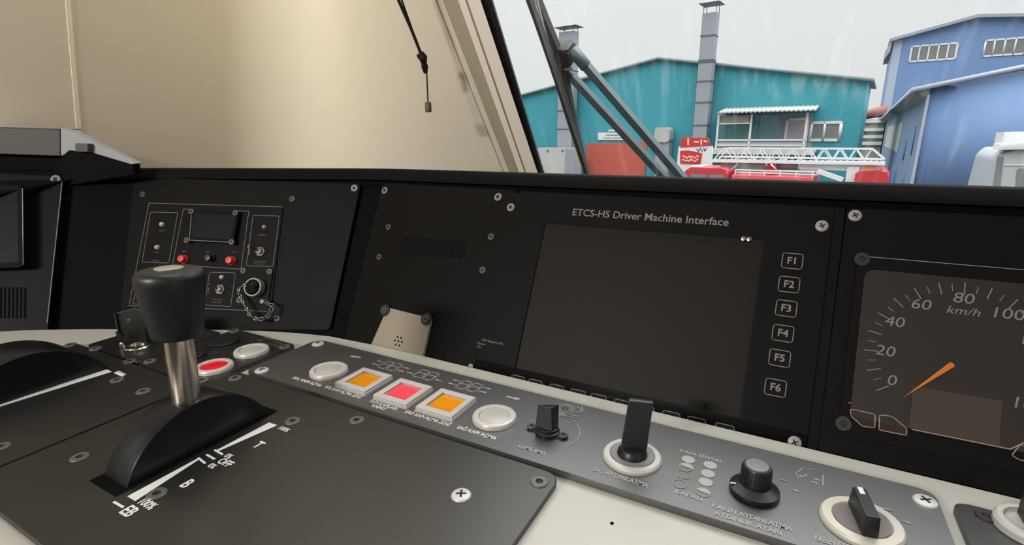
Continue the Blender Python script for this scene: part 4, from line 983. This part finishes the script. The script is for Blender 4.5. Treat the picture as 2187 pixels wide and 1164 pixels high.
# ---- teal workshop
T, tf = out_thing('teal_workshop', 'teal metal-clad workshop with a low gable roof and red roller door', 'building', 45, 1500)
pk = tf.p(1408, 122); re_ = tf.p(1868, 168); rw = tf.p(1845, 230).x; le = tf.p(1122, 199)
sl = (le.y-pk.y)/(le.x-pk.x); sr = (re_.y-pk.y)/(re_.x-pk.x); lx = tf.p(930, 300).x; lyv = pk.y+sl*(lx-pk.x)
part('wall', MB().prism([(lx, 0), (rw, 0), (rw, pk.y+sr*(rw-pk.x)-.1), (pk.x, pk.y-.1), (lx, lyv-.1)], -7, 0), corrugated('teal_cladding_peeling', (54, 130, 142), 1.2, .07, stain=((150, 172, 168), sr, pk.y-sr*pk.x, tf.p(1540, 200).x)), T)
rf = MB(); ro = .35
for a_, b_, s_ in (((lx-.5), pk.x, sl), (pk.x, re_.x, sr)):
    rf.prism([(a_, pk.y+s_*(a_-pk.x)), (b_, pk.y+s_*(b_-pk.x)), (b_, pk.y+s_*(b_-pk.x)-.22), (a_, pk.y+s_*(a_-pk.x)-.22)], -7, ro)
part('roof', rf, tealst, T)
q0, q1 = tf.p(1253, 307), tf.p(1382, 303); 
rd = part('roller_door', MB().prism([(q0.x, 0), (q1.x, 0), (q1.x, q1.y), (q0.x, q0.y)], 0, .08), reddoor, T, 'orange-red roller door')
sg = tf.pts([(1278, 283), (1348, 283), (1348, 299), (1278, 299)]); sgo = part('sign', MB().prism(sg, .02, .10), whitem, T, 'white sign above the roller door')
sl_ = MB()
for l in ([(1296, 288.5), (1322, 288.5)], [(1290, 294.5), (1306, 294.5)], [(1309, 294.5), (1330, 294.5)]): sl_.line(tf.pts(l), .06, .101, t=.01)
part('lettering', sl_, mat('dark_sign_letters', (60, 66, 80), .7), sgo)
part('sign', MB().prism(tf.pts([(1300, 277), (1322, 277), (1322, 281), (1300, 281)]), .02, .08), whitem, T, 'small upper white sign')
wq = tf.pts([(1731, 261), (1797, 258), (1795, 302), (1729, 302)]); 
def framed(name, quad, m_frame, m_pane, parent, mull, w=.09, h=0.0, label=None):
    x0_, x1_ = min(p.x for p in quad), max(p.x for p in quad); y0_, y1_ = min(p.y for p in quad), max(p.y for p in quad)
    b = MB(); b.box(x0_, x1_, y1_-w, y1_, h, h+.1).box(x0_, x1_, y0_, y0_+w, h, h+.1).box(x0_, x0_+w, y0_, y1_, h, h+.1).box(x1_-w, x1_, y0_, y1_, h, h+.1)
    for t in mull: xm = x0_+(x1_-x0_)*t; b.box(xm-w*.4, xm+w*.4, y0_, y1_, h, h+.1)
    o = part(name, b, m_frame, parent, label); part('pane', MB().box(x0_+w*.5, x1_-w*.5, y0_+w*.5, y1_-w*.5, h, h+.04), m_pane, o); return o
framed('window', wq, whitem, winm, T, (.46,), .2, label='white-framed double window')
# glazed porch with canopy
a_ = tf.pts([(1532, 243), (1720, 240), (1722, 312), (1530, 312)]); pD = 1.6
px0, px1 = tf.p(1530, 300, pD).x, tf.p(1722, 300, pD).x
po = MB(); ptop = tf.p(1600, 243, pD).y; prl = tf.p(1600, 299, pD).y; pmid = tf.p(1600, 263, pD).y; pb = tf.p(1600, 314, pD).y
for px_ in (1532, 1602, 1720): x = tf.p(px_, 280, pD).x; po.box(x-.07, x+.07, pb-.3, ptop, pD-.14, pD)
for yy in (prl, pb+.12): po.box(px0, px1, yy-.06, yy+.06, pD-.1, pD)
x = tf.p(1602, 280, pD).x; po.box(px0, x, pmid-.05, pmid+.05, pD-.1, pD)
pc = part('porch', po, whitem, T, 'white-framed glazed porch')
cn = MB(); ca, cb_ = tf.p(1532, 240, pD+.5), tf.p(1742, 234, pD+.5); n_ = 44
rows = [[Vector((ca.x+(cb_.x-ca.x)*i/n_, ca.y+(cb_.y-ca.y)*i/n_ + (.07 if i % 2 else 0) + dz_, zz)) for i in range(n_+1)] for zz, dz_ in ((pD+.5, 0), (0, .35), (0, .25), (pD+.5, -.1), (pD+.5, 0))]
cn.grid(rows); part('canopy', cn, offwh, pc, 'corrugated white canopy')
part('glazing', MB().prism(tf.pts([(1533, 246), (1603, 246), (1603, 299), (1533, 299)], .1), .02, .1).prism(tf.pts([(1610, 246), (1664, 245), (1662, 299), (1608, 299)], .1), .02, .1), winteal, pc)
part('back_wall', MB().prism(tf.pts([(1532, 243), (1735, 241), (1733, 316), (1530, 316)]), .005, .02), mat('dull_mauve_wall', (129, 131, 138), .7), pc)
part('blind', MB().prism(tf.pts([(1536, 248), (1600, 247), (1600, 261), (1536, 262)], pD-.2), pD-.25, pD-.2), khaki, pc)
framed('door', tf.pts([(1680, 252), (1722, 252), (1722, 312), (1680, 312)]), whitem, pinkgl, pc, (), .2, .05)
part('floor_slab', MB().box(px0-.3, px1+.6, pb-.55, pb-.1, 0, pD+.1), mat('pale_concrete', (169, 167, 163), .8), pc)
part('parapet', MB().box(px0, px1, pb, prl, pD-.2, pD-.12), mat('grey_panel', (153, 157, 160), .7), pc)

# ---- ducts
def duct(label, cx_top, cx_bot, w_top, y_top, y_bot, cap, joints, zoff):
    D = 45-zoff; t, f = out_thing('exhaust_duct', label, 'duct', D, cx_top, 'exhaust ducts on the workshop front')
    xt = f.p(cx_top, y_top).x; w = (f.p(cx_top+w_top/2, y_top).x-f.p(cx_top-w_top/2, y_top).x); top = f.p(cx_top, y_top).y
    part('shaft', MB().box(xt-w/2, xt+w/2, 0, top, -.7, .2), ductm, t)
    j = MB()
    for yy in joints: zz = f.p(cx_top, yy).y; j.box(xt-w/2-.04, xt+w/2+.04, zz-.05, zz+.05, -.74, .24)
    part('flange', j, ductj, t)
    cz = f.p(cx_top, cap[0]).y; ce = f.p(cx_top, cap[1]).y; cw = w*.75
    c = MB(); mid = Vector((xt, cz, -.25)); b4 = [Vector((xt-cw, ce, .6)), Vector((xt+cw, ce, .6)), Vector((xt+cw, ce, -1.1)), Vector((xt-cw, ce, -1.1))]
    for i in range(4): c.face([b4[i], b4[(i+1) % 4], mid])
    c.face(b4[::-1]); part('rain_cap', c, ductj, t)
    lg = MB()
    for sx_ in (-1, 1):
        for zz in (.15, -.65): lg.beam((xt+sx_*w*.45, top, zz), (xt+sx_*w*.45, ce, zz), .05)
    part('cap_strut', lg, ductm, t)
duct('tall grey exhaust duct with rain cap rising left of the glazed porch', 1517, 1508, 30, 28, 305, (-2, 8), (76, 128, 132, 173, 218, 267), 1.2)
duct('shorter grey exhaust duct with rain cap behind the wiper', 1212, 1206, 32, 68, 318, (48, 58), (152, 236, 275), 1.2)

vu, vuf = out_thing('ventilation_unit', 'grey boxy ventilation unit beside the red roller door', 'ventilation unit', 44, 1420)
a_ = vuf.pts([(1403, 282), (1440, 272)]); part('hood', MB().prism(rpoly([vuf.p(1400, 304), vuf.p(1433, 304), vuf.p(1433, 272), vuf.p(1402, 272)], .35), -.7, .4), mat('warm_grey_hood', (148, 150, 148), .6), vu)
part('duct', MB().box(vuf.p(1404, 300).x, vuf.p(1432, 300).x, 0, vuf.p(1420, 304).y, -.6, .25), ductm, vu)
wc, wcf = out_thing('white_cabinet', 'off-white steel cabinet standing left of the roller door', 'cabinet', 42.2, 1190)
part('body', MB().box(wcf.p(1146, 340).x, wcf.p(1229, 340).x, 0, wcf.p(1190, 316).y, -1.2, 0), offwh, wc)
part('lid_bolt', MB().box(wcf.p(1168, 322).x, wcf.p(1172, 322).x, wcf.p(1168, 324).y, wcf.p(1168, 320).y, 0, .05).box(wcf.p(1200, 322).x, wcf.p(1203, 322).x, wcf.p(1200, 324).y, wcf.p(1200, 320).y, 0, .05), ductj, wc)
part('side_panel', MB().box(wcf.p(1207, 340).x, wcf.p(1229, 340).x, 0, wcf.p(1210, 317).y, 0, .05), ductm, wc)

# ---- blue buildings
B1, b1f = out_thing('blue_hall', 'tall blue gabled hall with two ribbon windows under the roof', 'building', 99, 2080, rot=R(-5))
pk = b1f.p(2087, 38); lc = b1f.p(1912, 86); s1 = (lc.y-pk.y)/(lc.x-pk.x); s2 = -s1*.45
rx = b1f.p(2420, 60).x
part('wall', MB().prism([(lc.x, 0), (rx, 0), (rx, pk.y+s2*(rx-pk.x)), (pk.x, pk.y), (lc.x, lc.y)], -30, 0), blue, B1)
rf = MB(); ox_ = b1f.p(1904, 90).x
for a_, b_, s_ in ((ox_-.3, pk.x, s1), (pk.x, rx, s2)): rf.prism([(a_, pk.y+s_*(a_-pk.x)+.35), (b_, pk.y+s_*(b_-pk.x)+.35), (b_, pk.y+s_*(b_-pk.x)-.05), (a_, pk.y+s_*(a_-pk.x)-.05)], -30, .8)
e0, e1 = b1f.p(1888, 122), b1f.p(1904, 92)
rf.prism([(e0.x, e0.y+.6), (e1.x, e1.y+.6), (e1.x, e1.y-1.2), (e0.x, e0.y-.5)], .2, .7)
part('roof', rf, mat('grey_roof_sheet', (128, 132, 140), .6), B1)
part('corner_flashing', MB().box(lc.x-.1, lc.x+.9, 0, lc.y, -.2, .06), bluegr, B1)
for l, mu in ([(1946, 98), (2046, 91), (2041, 127), (1943, 133)], (.2, .4, .6, .8)), ([(2104, 85), (2310, 72), (2310, 108), (2100, 120)], (.11, .22, .33, .44, .55, .66, .77, .88)):
    framed('window', b1f.pts(l), whitem, winm, B1, mu, .22)
B2, b2f = out_thing('blue_annex', 'lower blue annex with a pale sloping roof edge and weathered side wall', 'building', 28, 2060, rot=R(-5))
c0_ = b2f.p(1968, 184); c1_ = b2f.p(2187, 141); s_ = (c1_.y-c0_.y)/(c1_.x-c0_.x); cx_ = b2f.p(1966, 300).x; rx = b2f.p(2460, 100).x
yy = lambda x: c0_.y+s_*(x-c0_.x); DEP = 66
part('wall', MB().prism([(cx_, 0), (rx, 0), (rx, yy(rx)-.15), (cx_, yy(cx_)-.15)], -DEP, 0), blue, B2)
part('side_wall', MB().box(cx_-.03, cx_-.002, 0, yy(cx_)-.45, -DEP, -.05), blueold, B2, 'weathered grey-blue side wall')
part('roof', MB().prism([(cx_-.62, yy(cx_)-.12), (rx, yy(rx)+.10), (rx, yy(rx)-.08), (cx_-.62, yy(cx_)-.30)], -DEP, .3), bluegr, B2)
part('eave_bracket', MB().prism([(cx_-.60, yy(cx_)-.26), (cx_, yy(cx_)-.1), (cx_, yy(cx_)-.55)], -DEP, .1), mat('grey_soffit', (120, 124, 128), .8), B2)
part('drainpipe', MB().tube([(cx_-.02, .1, .06), (cx_-.02, yy(cx_)-.4, .06)], .06, 8), bluegr, B2)
for zc_, z0_, z1_, w_ in ((-3.0, 2.6, 3.9, .5), (-8, 2.2, 3.3, 1.2), (-14, 0, 2.4, 4.0), (-5, 0, 1.6, .8)):
    part('side_door', MB().box(cx_-.08, cx_-.03, z0_, z1_, zc_-w_/2, zc_+w_/2), mat('blue_steel_door', (72, 104, 152), .6) if 'blue_steel_door' not in MATS else MATS['blue_steel_door'], B2)
part('wall_patch', MB().box(cx_-.06, cx_-.03, 2.4, 4.3, -38, -14), mat('grey_patch', (150, 152, 152), .8), B2)

bb, bbf = out_thing('distant_building', 'distant striped building with a brick-red roof between the teal and blue halls', 'building', 75, 1862)
zz0 = bbf.p(1862, 255).y; xx0, xx1 = bbf.p(1822, 300).x, bbf.p(1884, 300).x
part('wall', MB().box(xx0, xx1, 0, zz0, -6, 0), khaki, bb)
part('roof', MB().prism([(xx0-.5, zz0), (xx1, zz0+.5), (xx1, zz0+1.6), (xx0-.5, bbf.p(1850, 243).y)], -6, .6), roofred, bb)
st_ = MB()
for yv in (259, 277, 292, 306): zc_ = bbf.p(1862, yv).y; st_.box(xx0, xx1, zc_-.18, zc_+.18, 0, .4)
part('balcony_band', st_, whitem, bb, 'white balcony bands')
part('wall_band', MB().box(xx0, xx1, bbf.p(1862, 290).y, bbf.p(1862, 279).y, 0, .1), greenm, bb, 'dull green storey')

# ---- fire engine with ladder
FT, ff = out_thing('fire_engine', 'red fire engine carrying a long white lattice ladder along its roof', 'fire engine', 22, 1700)
def fz(px, py, h=0): q_ = ff.p(px, py, h); return Vector((q_.x, q_.y, h))
ld = MB(); LW = .75
for h in (0, -LW):
    def lz(px, py): q_ = ff.p(px, py); return Vector((q_.x, q_.y, h))
    ld.beam(lz(1521, 344), lz(1890, 350), .09, .13); ld.beam(lz(1546, 316.5), lz(1863, 318.5), .05); ld.beam(lz(1863, 318.5), lz(1889, 341), .05); ld.beam(lz(1546, 316.5), lz(1524, 342), .05)
    ld.beam(lz(1536, 335), lz(1885, 341), .05)
    n_ = 18
    for i in range(n_):
        xa = 1550+ (1862-1550)*i/n_; xb = 1550+(1862-1550)*(i+1)/n_
        if i % 2 == 0: ld.beam(lz(xa, 317), lz(xb, 343.5), .035)
        else: ld.beam(lz(xa, 343.5), lz(xb, 317.5), .035)
for i in range(28):
    x = 1528+358*i/27; q_ = ff.p(x, 341+6*i/27); ld.beam((q_.x, q_.y, 0), (q_.x, q_.y, -LW), .04)
part('ladder', ld, whitem, FT, 'long white lattice ladder')
x0_, x1_ = ff.p(1466, 360).x, ff.p(1562, 360).x; yt_ = ff.p(1500, 357).y
cabm = MB().prism(rpoly([(x0_, .6), (x1_, .6), (x1_, yt_-.1), (x1_-.25, yt_), (x0_+.2, yt_), (x0_, yt_-.35)], .08), -1.7, .5, bevel=.08); cab = part('cab', cabm, firered, FT, 'red driving cab')
part('cab_window', MB().box(x0_+.35, x0_+.95, yt_-.75, yt_-.25, .5, .52).box(x0_+1.05, x1_-.12, yt_-.75, yt_-.25, .5, .52), winm, cab)
part('roof_light', MB().box(x0_+.3, x0_+.7, yt_, yt_+.06, -.6, .4), whitem, cab)
bx0, bx1 = ff.p(1568, 370).x, ff.p(1741, 370).x; byt = ff.p(1640, 374).y
bo = part('body', MB().box(bx0, bx1, .7, byt, -1.7, .4, .03), firepink, FT, 'red equipment body')
rl = MB()
for yv in (364.5, 369.5): zz = ff.p(1640, yv, .3).y; rl.beam((bx0+.1, zz, .3), (bx1, zz, .3), .05); rl.beam((bx0+.1, zz, -1.6), (bx1, zz, -1.6), .05)
for i in range(6): x = bx0+.1+(bx1-bx0-.15)*i/5; rl.beam((x, byt, .3), (x, ff.p(1640, 364, .3).y, .3), .04, up=(0, 1, 0))
part('roof_rail', rl, whitem, bo)
ped = MB().prism([fz(1630, 372).xy, fz(1655, 372).xy, fz(1652, 350).xy, fz(1646, 341).xy, fz(1637, 350).xy], -.6, -.2); part('pedestal', ped, firered, FT, 'red turntable pedestal')
part('strut', MB().beam(fz(1746, 365, .1), fz(1800, 384, .1), .16).beam(fz(1576, 350, -.1), fz(1560, 365, -.1), .06).beam(fz(1646, 350, .05), fz(1658, 362, .05), .05), whitem, FT)
part('chassis', MB().box(bx0-1.2, ff.p(1890, 370).x, .55, .85, -1.5, .2), tyre, FT)
part('ladder_base', MB().prism(rpoly([fz(1720, 347).xy, fz(1890, 350).xy, fz(1886, 360).xy, fz(1858, 368).xy, fz(1700, 360).xy], .08), -.9, -.1).box(ff.p(1806, 380).x, ff.p(1832, 380).x, .8, ff.p(1815, 356).y, -.9, 0), whitem, FT, 'white ladder cradle')
part('rear_locker', MB().prism(rpoly([fz(1824, 400).xy, fz(1828, 366).xy, fz(1890, 362).xy, fz(1900, 372).xy, fz(1897, 405).xy], .1), -1.6, .3, bevel=.04), firered, FT, 'red rear locker')
part('rust_patch', MB().box(ff.p(1845, 360, .0).x, ff.p(1868, 360).x, ff.p(1850, 367).y, ff.p(1850, 352).y, -.1, -.06), mat('rust_stain', (190, 160, 120), .8), FT)
part('grey_canopy', MB().box(ff.p(1528, 360).x, ff.p(1625, 360).x, ff.p(1580, 366).y, ff.p(1580, 349).y, -1.4, -.8).box(ff.p(1640, 360).x, ff.p(1698, 360).x, ff.p(1660, 364).y, ff.p(1660, 350).y, -1.4, -.8), mat('slate_grey_box', (112, 116, 114), .6), FT)
for px_ in (1500, 1600, 1715, 1860):
    x = ff.p(px_, 390).x
    wz = MB(); wz.lathe([(0, -.15), (.46, -.15), (.5, -.1), (.5, .1), (.46, .15), (.25, .15), (.22, .1), (0, .1)], 0, 0, 28)
    part('wheel', in_plate(wz, Matrix.Translation((x, .5, .25))), tyre, FT)

# ---- painted signboard by the duct
SB, sbf = out_thing('painted_signboard', 'red and white painted signboard standing left of the tall duct', 'signboard', 26, 1485)
part('board', MB().prism(sbf.pts([(1449, 313), (1521, 312), (1520, 370), (1444, 372)]), -.12, 0), whitem, SB)
part('red_band', MB().prism(sbf.pts([(1456, 293), (1512, 295), (1518, 311), (1453, 315)]), -.12, .02), redsign, SB)
part('red_panel', MB().prism(sbf.pts([(1453, 322), (1470, 321), (1500, 327), (1496, 351), (1453, 349)]), -.02, .03), redsign, SB)
mk = MB()
for l in ([(1470, 296), (1470, 309)], [(1483, 303), (1492, 303)], [(1498, 299), (1498, 308)], [(1504, 301), (1510, 303)]): mk.line(sbf.pts(l), .06, .021, t=.01)
for i in range(7): mk.line(sbf.pts([(1459+5*i, 333+(i % 3)*2), (1462+5*i, 334+(i % 2)*3)]), .05, .031, t=.01); mk.line(sbf.pts([(1458+5*i, 342+(i % 2)*2), (1461+5*i, 340+(i % 3)*2)]), .05, .031, t=.01)
part('markings', mk, mat('cream_paint_marks', (226, 190, 160), .7), SB)
mk = MB()
for l in ([(1488, 318), (1492, 323), (1496, 317), (1500, 323)], [(1503, 316), (1505, 322), (1509, 317)]): mk.line(sbf.pts(l), .05, .001, t=.01)
part('dark_marks', mk, mat('grey_paint_marks', (90, 84, 88), .7), SB)
part('post', MB().box(sbf.p(1460, 370).x, sbf.p(1466, 370).x, 0, sbf.p(1460, 360).y, -.2, -.12).box(sbf.p(1506, 370).x, sbf.p(1512, 370).x, 0, sbf.p(1506, 360).y, -.2, -.12), ductm, SB)

# ---- white vehicle at the right edge
VH, vhf = out_thing('white_van', 'white high-roofed van parked before the blue annex at the right edge', 'van', 20, 2170)
x0_ = vhf.p(2118, 360).x; x1_ = x0_+2.2; yt_ = vhf.p(2150, 320).y
bd = part('body', MB().prism(rpoly([(x0_+.0, .4), (x1_, .4), (x1_, yt_), (x0_+.30, yt_), (x0_+.12, yt_-.25)], .10), -5, 0, bevel=.06), mat('van_white', (151, 155, 158), .4), VH)
part('roof_visor', MB().prism(vhf.pts([(2136, 308), (2240, 296), (2240, 318), (2132, 321)], .1), -1.0, .14, bevel=.03), whitem, VH)
part('roof_unit', MB().prism(vhf.pts([(2148, 282), (2240, 280), (2240, 306), (2142, 310)]), -1.6, -.2, bevel=.04), whitem, VH)
part('side_window', MB().prism(rpoly(vhf.pts([(2172, 360), (2240, 358), (2240, 402), (2168, 402)]), .08), 0, .015), winm, VH)
part('rear_window', MB().prism(rpoly(vhf.pts([(2129, 334), (2144, 334), (2136, 402), (2120, 402)]), .03), 0, .012), winm, VH)
part('trim_line', MB().beam((vhf.p(2146, 352).x, vhf.p(2146, 352).y, .01), (x1_, vhf.p(2187, 350).y, .01), .03), whitem, VH)
for zz in (-.8, -4.0): part('wheel', in_plate(MB().lathe([(0, -.1), (.32, -.1), (.34, 0), (.32, .1), (0, .1)], 0, 0, 24), Matrix.Translation((x0_+1.1, .34, zz)) @ Matrix.Rotation(math.pi/2, 4, 'Y')), tyre, VH)
